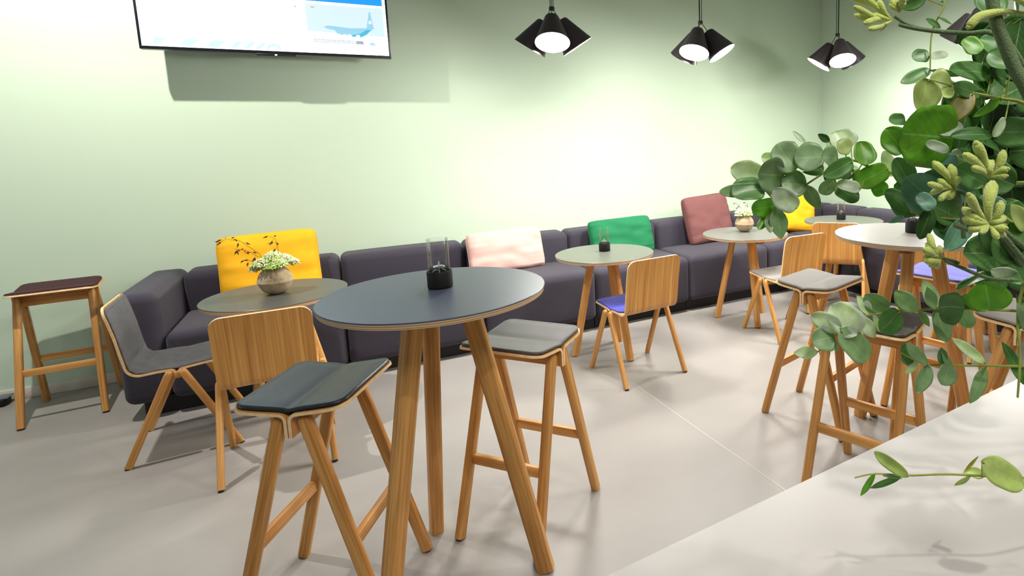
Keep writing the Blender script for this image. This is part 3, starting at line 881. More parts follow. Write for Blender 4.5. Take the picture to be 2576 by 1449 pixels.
# ------------------------------------------------------------------ candle lamps
def make_candle():
    root = empty('candle_lamp', (0, 0, 0))
    MB().lathe([(0, .001), (.038, 0), (.0405, .003), (.041, .008), (.041, .056), (.040, .058), (.0375, .058), (.0365, .052), (.0365, .02), (0, .018)], 48).build('base', M['matteblack'], root, smooth=50)
    MB().lathe([(.0345, .021), (.0345, .1655), (.0348, .1670), (.0338, .1670)], 48).build('glass_cylinder', M['glass'], root, smooth=50)
    burner = MB().lathe([(0, .022), (.024, .022), (.029, .032), (.029, .045), (.026, .052), (.018, .060), (.010, .063), (.008, .068), (0, .068)], 40).build('oil_burner', M['glass'], root, smooth=60)
    MB().lathe([(0, .0685), (.017, .0685), (.019, .070), (.019, .072), (.016, .0735), (.004, .0745), (.003, .078), (0, .078)], 32).build('wick_cap', M['wick_metal'], burner, smooth=40)
    MB().tube([(0, 0, .03), (0, 0, .088)], .002, 6).build('wick', M['white_trim'], burner)
    return root
can0 = make_candle()
for i, (x, y, z, lab) in enumerate((
    (1.695, -3.016, 1.05, 'black and glass candle lamp on the near blue-grey high table'),
    (3.075, -1.284, .74, 'black and glass candle lamp on the low table before the green cushion'),
    (5.529, -1.239, .74, 'black and glass candle lamp on the corner table, farthest back'),
    (3.818, -3.265, 1.05, 'black and glass candle lamp on the far high table, half behind dark leaves'))):
    o = can0 if i == 0 else copy_tree(can0)
    o.location = (x, y, z); tag(o, lab, 'candle lamp', 'candle lamps on the tables')

# ------------------------------------------------------------------ vases with flowers
def bumpy(o, amp, sc, seed=0):
    for v in o.data.vertices:
        n = noise.noise(v.co * sc + Vector((seed, 0, 0)))
        v.co += v.normal * n * amp
def make_vase(root_loc, s, label, seed):
    root = empty('round_vase', root_loc)
    pr = [(0, 0), (.028, 0), (.046, .008), (.062, .024), (.073, .043), (.0785, .060), (.0815, .064), (.0815, .068), (.0795, .072), (.0785, .084), (.074, .100), (.064, .116), (.050, .128), (.044, .133), (.044, .142), (.040, .143), (.039, .133), (.05, .12), (.06, .1), (.06, .04), (0, .02)]
    pr = [(r * s, z * s) for r, z in pr]
    b = MB().lathe(pr, 72).build('body', M['paper'], root, smooth=80); bumpy(b, .0022, 34, seed)
    for v in b.data.vertices:
        v.co.z = max(v.co.z, 0)
    # raised seam running up one side
    a = math.radians(-95)
    MB().tube([(r * math.cos(a) * 1.0, r * math.sin(a) * 1.0, z) for r, z in pr[8:13]], .0022, 6).build('seam', M['paper'], root)
    return tag(root, label, 'vase', 'round papier-mache vases')
make_vase((1.071, -1.285, .74), 1.06, 'brown stone-look round vase on the dark low table before the left yellow cushion', 1)
make_vase((4.401, -1.223, .74), .98, 'round beige vase on the light grey low table beside the burgundy cushion', 5)

def flower_mat(name, c):
    return mat(name, c, .9, bump=.8, bscale=300, var=.3, vscale=70)
M['fl_white'] = flower_mat('cream_florets', srgb(232, 226, 196))
M['fl_green'] = flower_mat('lime_florets', srgb(150, 190, 70))
M['fl_pale'] = flower_mat('pale_green_florets', srgb(196, 214, 130))
def ico(c, r):
    t = (1 + 5 ** .5) / 2; s = r / math.sqrt(1 + t * t)
    v = [(-1, t, 0), (1, t, 0), (-1, -t, 0), (1, -t, 0), (0, -1, t), (0, 1, t), (0, -1, -t), (0, 1, -t), (t, 0, -1), (t, 0, 1), (-t, 0, -1), (-t, 0, 1)]
    f = [(0, 11, 5), (0, 5, 1), (0, 1, 7), (0, 7, 10), (0, 10, 11), (1, 5, 9), (5, 11, 4), (11, 10, 2), (10, 7, 6), (7, 1, 8), (3, 9, 4), (3, 4, 2), (3, 2, 6), (3, 6, 8), (3, 8, 9), (4, 9, 5), (2, 4, 11), (6, 2, 10), (8, 6, 7), (9, 8, 1)]
    return [(c[0] + a * s, c[1] + b * s, c[2] + d * s) for a, b, d in v], f
def flower_bunch(loc, heads, label, seed):
    rnd = random.Random(seed)
    root = empty('flower_bunch', loc)
    fl = MB(); st = MB()
    for hx, hy, hz, R, tone in heads:
        c = Vector((hx, hy, hz))
        st.tube([(hx * .25, hy * .25, -.06), (hx * .6, hy * .6, hz * .3), c], .003, 6)
        n = int(260 * (R / .04) ** 2)
        for k in range(n):
            # points over a flattened dome, in little umbels
            ph = rnd.uniform(0, 2 * PI); q = math.sqrt(rnd.random())
            d = Vector((math.cos(ph) * q * R, math.sin(ph) * q * R, (1 - q * q) * R * .55 - q * .008 + rnd.uniform(-.003, .003)))
            rr = rnd.uniform(.003, .0052)
            mi = 0 if rnd.random() < tone else (2 if rnd.random() < .5 else 1)
            vs, fs = ico(c + d, rr); fl.add(vs, fs, mi)
        for k in range(26):
            ph = rnd.uniform(0, 2 * PI); q = rnd.uniform(.2, .95)
            e = c + Vector((math.cos(ph) * q * R, math.sin(ph) * q * R, -.002 + (1 - q * q) * R * .4))
            st.tube([c + Vector((0, 0, -R * .6)), c.lerp(e, .6) + Vector((0, 0, -.006)), e], .0012, 4)
    a = fl.build('florets', [M['fl_white'], M['fl_green'], M['fl_pale']], root, smooth=0); a['kind'] = 'stuff'
    st.build('stems', M['fl_green'], root)
    return tag(root, label, 'flowers')
Zv = .74 + .143 * 1.06
flower_bunch((1.071, -1.285, Zv), [(-.05, -.02, .024, .052, .65), (.05, -.01, .034, .055, .75), (0, .03, .05, .055, .7), (.0, -.05, .010, .046, .15), (-.085, .01, -.004, .036, .6), (.09, .02, .012, .038, .7), (.0, 0, .045, .06, .5), (.03, -.05, .018, .045, .3)],
             'cream and lime green flower heads in the vase before the left yellow cushion', 11)
Zc = .74 + .143 * .98
flower_bunch((4.401, -1.223, Zc), [(-.045, 0, .028, .046, .85), (.045, .0, .028, .046, .85), (0, -.04, .012, .044, .3), (0, .02, .052, .048, .9), (0, 0, .045, .05, .6), (-.06, .0, .008, .034, .8)],
             'small cream and green flower heads in the vase by the burgundy cushion', 12)

def grain_leaf(mb, p, d, up, L, w):
    s = d.cross(up)
    if s.length < 1e-4: s = Vector((1, 0, 0))
    s.normalize(); n = s.cross(d)
    vs = [p, p + d * L * .35 + s * w + n * w * .5, p + d * L, p + d * L * .35 - s * w + n * w * .5, p + d * L * .4 - n * w * .7]
    mb.add(vs, [(0, 1, 2), (0, 2, 3), (0, 4, 1), (1, 4, 2), (2, 4, 3), (3, 4, 0)])
def twig(loc, arms, label, seed, n=9):
    rnd = random.Random(seed); root = empty('dried_twig', loc); s_ = MB(); l_ = MB()
    for arm in arms:
        pts = [Vector(p) for p in arm]
        fine = []
        for i in range(len(pts) - 1):
            for k in range(6): fine.append(pts[i].lerp(pts[i + 1], k / 6))
        fine.append(pts[-1])
        s_.tube(fine, [.0013 - .0007 * i / len(fine) for i in range(len(fine))], 5)
        for k in range(n):
            f = fine[int(len(fine) * (.45 + .54 * k / n))]
            d = Vector((rnd.uniform(-1, .5), rnd.uniform(-.6, .6), rnd.uniform(-1, .6))).normalized()
            e = f + d * .012; s_.tube([f, e], .0006, 4)
            grain_leaf(l_, e, (d + Vector((0, 0, -.6))).normalized(), Vector((0, 1, 0)), rnd.uniform(.022, .036), .0048)
    s_.build('stem', M['twig'], root); l_.build('seed_heads', M['twig'], root)
    return tag(root, label, 'twig')
twig((1.071, -1.285, Zv), [[(-.01, 0, -.05), (-.05, .0, .05), (-.11, .0, .10), (-.17, 0, .12)], [(-.01, 0, -.05), (-.06, 0, .08), (-.14, 0, .16), (-.20, 0, .175), (-.235, 0, .15)],
     [(0, 0, -.05), (-.06, 0, .03), (-.12, 0, .05)]], 'dark dried twig arching out of the left vase over the yellow cushion', 3, 10)
twig((1.08, -1.28, Zv), [[(0, 0, -.05), (0.02, .0, .08), (.012, .0, .15), (-.012, 0, .17)]], 'thin upright dried twig above the flowers of the left vase', 4, 6)
twig((4.401, -1.223, Zc), [[(-.01, 0, -.05), (-.04, .0, .07), (-.09, .0, .11)], [(0, 0, -.05), (0.02, .0, .07), (.03, .0, .10)]], 'thin dried twig in the far vase, in front of the wall', 6, 5)

# ------------------------------------------------------------------ small black floor object at the far left
fo = tag(empty('cable_box', (-.565, -.07, 0)), 'small black box on the floor at the left edge, against the skirting', 'box')
MB().rbox((-.06, -.05, 0), (.06, .045, .05), .012, 3).build('body', M['matteblack'], fo)
MB().rbox((-.055, -.046, .047), (.075, .04, .056), .004, 2).build('lid', mat('grey_metal_lid', srgb(120, 130, 138), .3, .6), fo)

# ------------------------------------------------------------------ counter in the foreground
CTZ = 1.0
ct = tag(empty('counter', (3.0, -5.9, 0)), 'light beige counter top cutting across the lower right foreground', 'counter')
th = math.atan2(.055, 1.009)
def crot(o):
    o.rotation_euler = (0, 0, 0); return o
# edge line runs from (1.66,-4.433) to (2.669,-4.378)
ex = Vector((1.009, .055, 0)).normalized(); ey = Vector((-ex.y, ex.x, 0)); p0 = Vector((1.66, -4.433, 0)) - Vector(ct.location)
def slab(x0, x1, y0, y1, z0, z1, r=.002):
    mb = MB().rbox((x0, y0, z0), (x1, y1, z1), r, 2)
    mb.v = [tuple(p0 + ex * v[0] + ey * v[1] + Vector((0, 0, v[2]))) for v in mb.v]; return mb
slab(.10 - 1.0, 3.4, -.46, 0, CTZ - .03, CTZ).build('worktop', M['counter'], ct)
slab(.25, 3.3, -.42, -.12, 0, CTZ - .03).build('cabinet', M['counter'], ct)

# ------------------------------------------------------------------ foreground foliage
def PX(x, y, d):
    """a point of the arrangement, measured on the photo at a distance d in front of the camera (metres)"""
    return CAM_P + (CAM_F + CAM_R * ((x - 1638.512) / FPX) - CAM_U * ((y - 541.997) / FPX)) * d
LC = {0: srgb(138, 166, 122), 1: srgb(66, 110, 50), 2: srgb(108, 164, 44), 3: srgb(200, 210, 194), 4: srgb(178, 192, 118), 5: srgb(150, 140, 32), 6: srgb(116, 164, 142), 7: srgb(96, 142, 76)}
class Foliage:
    def __init__(s): s.v = []; s.f = []; s.uv = []; s.c = []
    def leaf(s, base, tip, width, facing, tilt=0, cup=.12, bend=.1, col=0, shape=1.0, rnd=random):
        base, tip = Vector(base), Vector(tip)
        ax = tip - base; L = ax.length; ax.normalize()
        side = ax.cross(facing).normalized(); nor = side.cross(ax).normalized()
        R_ = Matrix.Rotation(tilt, 3, ax); side = R_ @ side; nor = R_ @ nor
        nu, nv = 16, 4; o = len(s.v)
        c = LC[col]; k = rnd.uniform(.86, 1.14); c = (c[0] * k, c[1] * k, c[2] * k, 1)
        wob = rnd.uniform(0, 6)
        for i in range(nu + 1):
            u = i / nu; uu = .5 - .5 * math.cos(PI * u)
            # round-ovate outline, fuller towards the stalk
            w = (1 - abs(2 * uu ** (.86 if shape >= 1 else .93) - 1) ** (2.3 if shape >= 1 else 2.0)) ** (.5 if shape >= 1 else (.6 if shape >= .9 else .85))
            w *= 1 + .05 * math.sin(uu * 9 + wob)
            for j in range(-nv, nv + 1):
                q = j / nv
                p = base + ax * (L * uu) + side * (q * w * width / 2)
                p += nor * (cup * width * (q * q) * w + bend * L * (uu - .5) ** 2 * -1 + .02 * width * math.sin(uu * 7 + q * 3 + wob))
                s.v.append(p); s.uv.append((uu, q)); s.c.append(c)
        W_ = 2 * nv + 1
        for i in range(nu):
            for j in range(W_ - 1):
                a = o + i * W_ + j; s.f.append((a, a + 1, a + W_ + 1, a + W_))
    def build(s, name, parent):
        me = bpy.data.meshes.new(name); me.from_pydata([tuple(v) for v in s.v], [], s.f); me.materials.append(M['leaf'])
        uvl = me.uv_layers.new(name='UVMap'); li = [0] * len(me.loops); me.loops.foreach_get('vertex_index', li)
        uvl.data.foreach_set('uv', [t for i in li for t in s.uv[i]])
        ca = me.color_attributes.new('leafcol', 'FLOAT_COLOR', 'POINT')
        ca.data.foreach_set('color', [t for c in s.c for t in c])
        me.polygons.foreach_set('use_smooth', [True] * len(me.polygons)); me.update()
        o = bpy.data.objects.new(name, me); COL.objects.link(o); o.parent = parent
        md = o.modifiers.new('thickness', 'SOLIDIFY'); md.thickness = .0005
        return o
VASE = Vector((2.42, -4.66, CTZ))   # the vase stands on the counter just outside the frame
MOUTH = VASE + Vector((0, 0, .24))
def smooth_path(pts, n=6):
    out = []
    for i in range(len(pts) - 1):
        p0_, p1, p2, p3 = pts[max(i - 1, 0)], pts[i], pts[i + 1], pts[min(i + 2, len(pts) - 1)]
        for k in range(n):
            t = k / n
            out.append(.5 * ((2 * p1) + (-p0_ + p2) * t + (2 * p0_ - 5 * p1 + 4 * p2 - p3) * t * t + (-p0_ + 3 * p1 - 3 * p2 + p3) * t ** 3))
    out.append(pts[-1]); return out
def branch(name, label, stem_px, leaves, conv, seed, rad=(.0036, .0012), smat='stem', thin=(), extra=None):
    """stem_px: [(x,y,d)] from the tip to the frame edge; leaves: (bx,by,tx,ty,w,col[,shape]) in the crop frame conv=(ox,oy,s)"""
    rnd = random.Random(seed); ox, oy, s = conv
    root = empty(name, MOUTH)
    pts = [PX(x, y, d) for x, y, d in stem_px]
    pts = smooth_path(pts) + []
    last = pts[-1]
    tail = smooth_path([last, last.lerp(MOUTH, .5) + Vector((0, 0, .03)), MOUTH + Vector((rnd.uniform(-.02, .02), rnd.uniform(-.02, .02), 0)), MOUTH + Vector((0, 0, -.15))], 5)[1:]
    path = pts + tail
    N = len(path)
    st = MB().tube(path, [rad[1] + (rad[0] - rad[1]) * i / N for i in range(N)], 8)
    fo_ = Foliage()
    def nearest(x, y):
        best = min(range(len(pts)), key=lambda i: (px_of(pts[i])[0] - x) ** 2 + (px_of(pts[i])[1] - y) ** 2)
        return pts[best]
    for lf in leaves:
        bx, by, tx, ty, w, col = lf[:6]; shape = lf[6] if len(lf) > 6 else 1
        B_ = (ox + bx / s, oy + by / s); T_ = (ox + tx / s, oy + ty / s); w = w / s
        nb = nearest(*B_); d0 = (nb - CAM_P).dot(CAM_F) + rnd.uniform(-.015, .015)
        if len(lf) > 7: d0 += lf[7]
        base = PX(B_[0], B_[1], d0); tip = PX(T_[0], T_[1], d0 + rnd.uniform(-.012, .012))
        wid = w / FPX * d0 * 1.12
        tl = rnd.uniform(-.45, .45)
        fo_.leaf(base, tip, wid / math.cos(tl) ** .7, -CAM_F, tl, rnd.uniform(.04, .16), rnd.uniform(-.05, .2), col, shape, rnd)
        # petiole
        if (nb - base).length < .05: st.tube([nb, base, base.lerp(tip, .06)], .0009, 5)
    st.build('stem', M[smat], root).location = -MOUTH
    o = fo_.build('leaves', root); o.location = -MOUTH
    for q in thin:
        MB().tube([PX(*p) for p in q], .0012, 6).build('side_stem', M['stem'], root).location = -MOUTH
    if extra: extra(root)
    return tag(root, label, 'branch', 'eucalyptus branches in the foreground')
def px_of(P):
    q = P - CAM_P; d = q.dot(CAM_F)
    return (1638.512 + FPX * q.dot(CAM_R) / d, 541.997 - FPX * q.dot(CAM_U) / d)

A4 = (1780, 300, 4.261); T2 = (2080, 0, 3.45); T3 = (2080, 380, 3.45); B2 = (1960, 640, 2.195); B6 = (2040, 980, 3.0896)
branch('eucalyptus_branch', 'long eucalyptus branch reaching left in front of the wall above the yellow cushion',
  [(1958, 515, .92), (2010, 477, .91), (2065, 440, .90), (2110, 412, .89), (2150, 404, .88), (2190, 421, .87), (2240, 434, .86), (2330, 455, .84), (2450, 500, .82), (2640, 620, .78)],
  [(595, 600, 250, 530, 225, 3), (590, 740, 125, 780, 130, 0), (605, 740, 255, 780, 235, 7, 1, -.004), (815, 600, 545, 590, 350, 0, 1, -.008), (945, 540, 745, 260, 290, 0, 1, -.006), (770, 440, 578, 400, 120, 3, 1, .02),
   (1050, 248, 912, 125, 55, 3, .8, .02), (1250, 400, 930, 420, 290, 0, 1, -.01), (1160, 470, 950, 470, 140, 2, 1, -.02), (1060, 700, 795, 690, 255, 0, 1, -.012),
   (1240, 590, 1015, 565, 42, 7, .8), (1395, 420, 1225, 400, 220, 0, 1, -.02), (1470, 330, 1380, 125, 300, 3, 1, .01), (1310, 240, 1185, 160, 70, 1, .8), (1540, 330, 1390, 250, 180, 4, 1, .0), (1560, 450, 1255, 610, 175, 7, 1, -.02), (1710, 490, 1640, 240, 215, 2, 1, -.015),
   (1935, 525, 1590, 700, 215, 2, 1, -.02), (1760, 770, 1940, 720, 145, 2), (1640, 745, 1385, 690, 125, 3, 1, -.02), (1375, 720, 1620, 870, 180, 7, 1, -.01), (1370, 650, 1200, 790, 150, 0, 1), (1450, 640, 1500, 500, 110, 0, 1, .02), (1035, 700, 1210, 965, 130, 0, .8, -.02),
   (955, 960, 705, 760, 210, 3, 1, -.015), (745, 925, 470, 970, 185, 2, 1, -.005), (735, 935, 790, 1285, 165, 0, .8, -.02), (640, 1060, 540, 1175, 85, 2), (640, 1060, 675, 1212, 90, 0, 1), (945, 250, 790, 300, 60, 2, .8, .01),
   (1990, 610, 1890, 340, 120, 3, 1, .02), (2190, 720, 2010, 420, 215, 7, 1, -.01), (2165, 980, 1905, 770, 215, 7, 1, -.02), (2110, 1040, 1940, 1110, 55, 6, .8), (1080, 500, 1240, 560, 130, 0, 1, .02), (860, 520, 780, 570, 100, 1, 1, .02), (1330, 470, 1420, 560, 90, 7, 1, .015), (1560, 640, 1700, 600, 150, 2, 1, .02), (1500, 540, 1640, 560, 100, 3, 1, .03),
   (1330, 560, 1250, 640, 120, 1, 1, .02), (1440, 520, 1560, 620, 120, 7, 1, .03)],
  A4, 21, smat='stem', thin=[[(1958, 515, .915), (1930, 545, .91), (1922, 560, .91)]])
branch('eucalyptus_branch', 'middle eucalyptus branch with round leaves crossing in front of the dark bar stool',
  [(2088, 852, .80), (2118, 828, .80), (2160, 798, .80), (2250, 785, .80), (2306, 780, .80), (2356, 777, .80), (2440, 777, .80), (2580, 784, .80), (2680, 800, .80)],
  [(345, 410, 178, 335, 100, 3, .9), (445, 435, 290, 280, 155, 3, 1, -.01), (305, 455, 182, 480, 120, 0, 1, -.01), (215, 538, 82, 545, 60, 3, .8), (345, 420, 495, 590, 130, 0, 1, -.01), (300, 470, 325, 538, 25, 0, .8), (432, 335, 535, 462, 72, 3, .8, -.01),
   (510, 335, 430, 230, 60, 3, .8), (520, 325, 560, 430, 30, 3, .8), (598, 305, 470, 228, 95, 0, 1), (665, 318, 560, 425, 140, 7, 1, -.01), (762, 315, 640, 205, 90, 0, .9), (775, 312, 832, 398, 35, 0, .8), (870, 305, 798, 140, 75, 3, .8), (860, 305, 815, 180, 60, 0, .8, .005),
   (880, 290, 1022, 290, 180, 7, 1, -.01), (868, 308, 930, 485, 100, 0, .9, -.01), (1010, 310, 1060, 405, 75, 0, 1, .01), (1015, 300, 1040, 215, 60, 7, 1, .01), (1165, 310, 1135, 150, 185, 2, 1, -.01), (1358, 325, 1318, 225, 50, 0, .8), (1350, 330, 1370, 420, 60, 0, .8)],
  B2, 22, rad=(.0028, .0011))
branch('eucalyptus_branch', 'lower eucalyptus branch with narrow leaves crossing the oak stool legs',
  [(2268, 888, .79), (2300, 905, .79), (2335, 917, .79), (2400, 919, .79), (2480, 920, .79), (2580, 921, .79), (2690, 915, .79)],
  [(740, 600, 690, 495, 80, 7, 1), (820, 608, 700, 490, 60, 0, .8, -.01), (745, 590, 675, 570, 60, 0, 1, .01), (765, 590, 698, 660, 42, 3, .8), (832, 612, 760, 765, 80, 0, .9), (905, 610, 895, 515, 50, 7, .8), (940, 612, 905, 722, 95, 0, 1), (895, 515, 972, 690, 35, 0, .8, -.01),
   (1142, 605, 958, 462, 55, 3, .8), (1145, 620, 1058, 825, 78, 0, .8), (1358, 720, 1235, 482, 62, 7, .8, -.01)],
  B2, 23, rad=(.0026, .0010))
branch('eucalyptus_branch', 'lowest thin eucalyptus sprig with pale leaves hanging over the counter',
  [(2150, 1202, .66), (2200, 1192, .66), (2285, 1196, .66), (2380, 1193, .66), (2470, 1197, .66), (2580, 1202, .66), (2700, 1190, .68)],
  [(755, 678, 492, 480, 90, 4, .9), (500, 650, 385, 832, 42, 2, .8), (708, 675, 458, 768, 45, 7, .8), (1240, 672, 1118, 748, 50, 4, .8), (1190, 640, 1300, 520, 22, 5, .8), (1350, 665, 1195, 625, 70, 4, .9), (1330, 560, 1660, 760, 190, 4, .9, -.01), (700, 690, 560, 668, 20, 1, .8)],
  B6, 24, rad=(.0022, .0008))
branch('eucalyptus_branch', 'thin eucalyptus twig hanging straight down at the top right beside the lamps',
  [(2340, 172, .80), (2342, 100, .80), (2352, 60, .80), (2375, 15, .80), (2400, -60, .80), (2520, -120, .78), (2680, 0, .76)],
  [(900, 605, 642, 722, 100, 7, .9), (905, 608, 1155, 658, 50, 1, .8), (890, 490, 738, 480, 115, 7, 1), (895, 495, 1055, 465, 70, 3, .9), (988, 242, 862, 160, 52, 7, .8), (965, 145, 1088, 208, 22, 7, .8), (860, -10, 650, 70, 90, 7, .9), (1040, 0, 980, -20, 60, 7)],
  T2, 25, rad=(.0022, .0010))
branch('eucalyptus_branch', 'upper eucalyptus branch with large round green leaves and a yellowing leaf',
  [(2390, 215, .74), (2445, 233, .74), (2520, 248, .74), (2580, 262, .74), (2700, 330, .74)],
  [(885, 690, 800, 960, 265, 4, 1, -.01), (1085, 735, 895, 760, 255, 4, 1), (1430, 640, 1062, 600, 175, 7, .9), (1275, 800, 1055, 1065, 150, 5, .9, -.02), (1530, 850, 1278, 1012, 80, 2, .8, -.01), (680, 1320, 505, 1120, 200, 2, 1, .01),
   (1115, 1200, 645, 1160, 490, 2, 1, 0), (680, 1040, 537, 1040, 100, 7, 1), (1185, 1110, 948, 1135, 115, 3, 1, -.02), (1445, 1165, 1085, 1170, 120, 1, .9, -.015), (1055, 1310, 860, 1235, 85, 3, 1, -.02), (1170, 1330, 1085, 1320, 60, 3, 1, -.02), (1550, 1030, 1440, 1180, 100, 3, .9, -.02),
   (1330, 820, 1100, 740, 130, 7, 1, .01), (1600, 560, 1400, 460, 200, 7, 1, .01), (1320, 460, 1200, 330, 150, 2, 1, .02), (1500, 440, 1330, 330, 160, 7, 1, .02), (1340, 900, 1290, 780, 110, 7, 1, .02), (1560, 700, 1420, 640, 150, 1, 1, .02), (1000, 900, 1120, 960, 150, 1, 1, .02)],
  T2, 26, rad=(.0034, .0016))
branch('eucalyptus_branch', 'short eucalyptus branch with bluish round leaves in front of the far high table',
  [(2290, 532, .78), (2340, 545, .78), (2410, 552, .78), (2500, 560, .77), (2590, 580, .76), (2700, 600, .76)],
  [(960, 470, 690, 230, 290, 6, 1, .01), (925, 500, 790, 370, 130, 6, 1, -.01), (912, 495, 805, 765, 125, 1, .9, -.02), (1150, 590, 915, 470, 200, 7, 1), (1185, 615, 1040, 855, 180, 6, 1, -.01), (1365, 285, 1110, 140, 190, 7, 1, -.01), (1250, 620, 1225, 760, 60, 7, .8),
   (1000, 400, 1150, 420, 160, 1, 1, .02), (1200, 430, 1330, 560, 180, 1, 1, .02), (940, 560, 1000, 690, 120, 1, 1, .02), (1100, 640, 980, 700, 150, 1, 1, .02), (1080, 300, 980, 150, 200, 1, 1, .02)],
  T3, 27, rad=(.003, .0012))
branch('eucalyptus_branch', 'eucalyptus branch with large leaves running down the right edge of the photo',
  [(2560, 1000, .70), (2566, 900, .70), (2560, 800, .70), (2575, 720, .70), (2620, 640, .70), (2700, 640, .70)],
  [(1676, 1100, 1424, 1040, 118, 3, .9), (1500, 900, 1380, 640, 200, 7, 1), (1711, 1150, 1560, 900, 190, 7, 1), (1600, 950, 1440, 760, 200, 7, 1, .01), (1711, 870, 1580, 620, 170, 7, .9), (1720, 700, 1600, 460, 150, 4, .8), (1720, 480, 1560, 560, 160, 7, 1), (1760, 1000, 1620, 820, 200, 7, 1), (1700, 1330, 1650, 1250, 60, 7, .8), (1720, 1560, 1660, 1320, 70, 0, .8)],
  T3, 28, rad=(.003, .0014))

# dense dark foliage behind, one branch after the other
def bush(label, cx_, cy_, rx, ry, n, d, seed, cols, size=(.045, .07)):
    rnd = random.Random(seed); root = empty('eucalyptus_branch', MOUTH); fo_ = Foliage(); st = MB()
    e0 = PX(cx_ + rx + 160, cy_, d - .02)
    axis = smooth_path([PX(cx_ - rx * .8, cy_ + rnd.uniform(-.3, .3) * ry, d), PX(cx_, cy_, d), e0, MOUTH, MOUTH + Vector((0, 0, -.15))], 6)
    st.tube(axis, .0022, 6)
    for k in range(n):
        a = rnd.uniform(0, 2 * PI); q = math.sqrt(rnd.random())
        x = cx_ + rx * q * math.cos(a); y = cy_ + ry * q * math.sin(a); dd = d + rnd.uniform(-.04, .07)
        base = PX(x, y, dd); an = rnd.uniform(0, 2 * PI); L = rnd.uniform(*size)
        dv = (CAM_R * math.cos(an) + CAM_U * math.sin(an) + CAM_F * rnd.uniform(-.5, .5)).normalized()
        fc = (-CAM_F + Vector((rnd.uniform(-.7, .7), rnd.uniform(-.7, .7), rnd.uniform(-.4, .7)))).normalized()
        fo_.leaf(base, base + dv * L, L * rnd.uniform(.7, .95), fc, rnd.uniform(-.4, .4), rnd.uniform(.05, .18), rnd.uniform(0, .2), rnd.choice(cols), 1, rnd)
        nb = min(axis[:13], key=lambda p: (p - base).length)
        st.tube([nb, nb.lerp(base, .5) + Vector((0, 0, .004)), base], .0009, 4)
    st.build('stem', M['stem'], root).location = -MOUTH
    fo_.build('leaves', root).location = -MOUTH
    return tag(root, label, 'branch', 'eucalyptus branches in the foreground')
bush('dark dense eucalyptus foliage at the upper right edge behind the grey-green flower stem', 2530, 150, 75, 120, 24, .90, 31, [1, 1, 7])
bush('dark dense eucalyptus foliage below the yellowing leaf', 2455, 330, 95, 75, 30, .90, 32, [1, 1, 7])
bush('dark dense eucalyptus foliage right of the big round leaf', 2530, 420, 80, 110, 32, .92, 33, [1, 1, 1, 7])
bush('dark eucalyptus foliage under the upper yellow-green flowers', 2410, 480, 110, 70, 28, .90, 34, [1, 1, 7, 6])
bush('dark eucalyptus foliage at the right edge beside the lower flowers', 2540, 610, 60, 90, 22, .88, 35, [1, 7, 7])

# ------------------------------------------------------------------ kangaroo paw flowers
def paw_stem(label, stem_px, tubes, seed, rad=(.0055, .003), sub=()):
    rnd = random.Random(seed); root = empty('kangaroo_paw', MOUTH)
    pts = smooth_path([PX(*p) for p in stem_px]); last = pts[-1]
    tail = smooth_path([last, last.lerp(MOUTH, .5) + Vector((0, 0, .02)), MOUTH, MOUTH + Vector((0, 0, -.15))], 5)[1:]
    path = pts + tail; N = len(path)
    st = MB().tube(path, [rad[1] + (rad[0] - rad[1]) * i / N for i in range(N)], 10)
    for q, r_ in sub: st.tube(smooth_path([PX(*p) for p in q]), r_, 8)
    st.build('stem', M['pawstem'], root).location = -MOUTH
    for tb in tubes:
        pp = smooth_path([PX(*p) for p in tb[0]], 5); n = len(pp); R0 = tb[1]
        rr = [R0 * (.30 + .62 * min(1, 1.5 * i / n) ** 1.3) * (1 if i < n - 3 else (.97, .88, .62)[i - n + 3]) for i in range(n)]
        mb = MB()
        mb.tube(pp, rr, 10)
        vs, fs = ico(pp[-1], rr[-1] * 1.0); mb.add(vs, fs)
        mb.build('flower_tube', M['paw'], root, smooth=80).location = -MOUTH
    return tag(root, label, 'flower', 'yellow-green furry flowers in the foreground')
def fan(cx_, cy_, d, spec, seed):
    """spec: (angle deg, length px, radius m) tubes fanning out of a point"""
    rnd = random.Random(seed); out = []
    for a, L, r in spec:
        a_ = math.radians(a); k = rnd.uniform(-.25, .25)
        x1, y1 = cx_ + L * .5 * math.cos(a_ + k), cy_ - L * .5 * math.sin(a_ + k)
        x2, y2 = cx_ + L * math.cos(a_), cy_ - L * math.sin(a_)
        out.append(([(cx_, cy_, d), (x1, y1, d - .006), (x2, y2, d + rnd.uniform(-.02, .01))], r))
    return out
S_ = [(150, 118, .0055), (160, 100, .005), (140, 95, .005), (172, 95, .0045), (185, 70, .0045), (125, 60, .005), (200, 62, .004), (165, 60, .005), (215, 40, .004)]
paw_stem('yellow-green furry flower head at the top edge on a long thin stem',
  [(2262, 62, .74), (2300, 71, .74), (2370, 80, .74), (2440, 84, .73), (2495, 84, .72), (2560, 140, .71), (2700, 400, .72)],
  fan(2245, 52, .74, S_, 1) + fan(2262, 30, .74, [(100, 45, .005), (80, 40, .005), (120, 40, .005), (60, 28, .004), (140, 30, .004)], 2), 41, (.0045, .0025),
  sub=[([(2250, 42, .74), (2285, 62, .74), (2340, 76, .74)], .0018)])
paw_stem('single long yellow-green flower tube on the thick grey-green stem, top right corner',
  [(2490, -60, .68), (2500, 30, .68), (2520, 90, .68), (2552, 170, .68), (2600, 260, .68), (2700, 500, .70)],
  [([(2600, 38, .67), (2545, 30, .67), (2500, 32, .67), (2460, 45, .67), (2437, 68, .67)], .0062), ([(2540, -8, .66), (2570, 2, .66), (2600, 14, .66)], .006)], 42, (.0085, .0075))
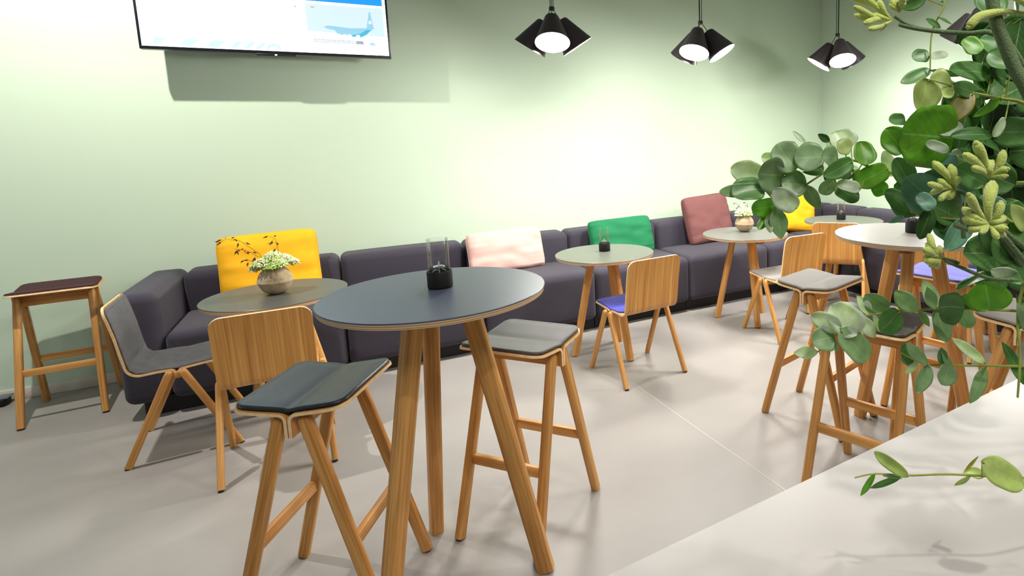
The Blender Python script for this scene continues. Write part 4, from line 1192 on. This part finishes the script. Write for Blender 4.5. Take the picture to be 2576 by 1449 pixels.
paw_stem('furry yellow-green flower with upright tubes in front of the big round leaf',
  [(2412, 480, .70), (2440, 498, .70), (2480, 540, .70), (2510, 590, .70), (2600, 700, .70), (2700, 780, .72)],
  fan(2402, 476, .70, [(128, 84, .0058), (100, 58, .0065), (168, 66, .0045), (190, 60, .0045), (215, 46, .0045), (235, 28, .004), (150, 45, .005), (70, 30, .004)], 3), 43, (.004, .0022),
  sub=[([(2407, 478, .70), (2420, 540, .70), (2424, 600, .70)], .0028)])
paw_stem('furry yellow-green flower spreading five tubes, upper right',
  [(2490, 452, .68), (2497, 500, .68), (2505, 560, .68), (2600, 640, .69), (2700, 720, .71)],
  fan(2490, 446, .68, [(138, 84, .0062), (112, 92, .0072), (62, 72, .0058), (80, 40, .005), (25, 50, .005), (5, 42, .0045), (150, 48, .005), (95, 40, .005)], 4), 44, (.004, .0026))
paw_stem('largest furry yellow-green flower cluster at the right, above the blue seat',
  [(2490, 560, .66), (2530, 600, .66), (2600, 680, .67), (2700, 760, .70)],
  fan(2488, 562, .66, [(170, 62, .0062), (150, 72, .006), (85, 100, .0085), (60, 60, .006), (195, 55, .005), (230, 30, .004), (300, 42, .0045), (320, 50, .0045), (345, 44, .005), (20, 40, .005), (125, 88, .006)], 5), 45, (.0045, .0028),
  sub=[([(2475, 575, .66), (2440, 578, .66), (2400, 565, .66)], .0032)])
paw_stem('small furry yellow-green flower in front of the far high table rim',
  [(2376, 655, .70), (2420, 674, .70), (2490, 700, .70), (2576, 708, .70), (2700, 740, .71)],
  fan(2368, 650, .70, [(118, 66, .0048), (152, 48, .0055), (172, 42, .005), (135, 50, .005), (215, 34, .004), (245, 26, .004), (190, 40, .005), (100, 30, .004)], 6), 46, (.0034, .002),
  sub=[([(2366, 648, .70), (2395, 655, .70), (2412, 662, .70)], .0018)])

# ------------------------------------------------------------------ the vase on the counter, right of the frame
MB_v = MB().lathe([(0, .0), (.05, .0), (.055, .006), (.062, .10), (.055, .19), (.047, .24), (.044, .24), (.05, .19), (.057, .10), (.05, .012), (0, .01)], 48)
ov = MB_v.build('tall_vase', M['vase'], None, smooth=50); ov.location = VASE
tag(ov, 'grey vase on the counter holding all the foreground branches and flower stems', 'vase')
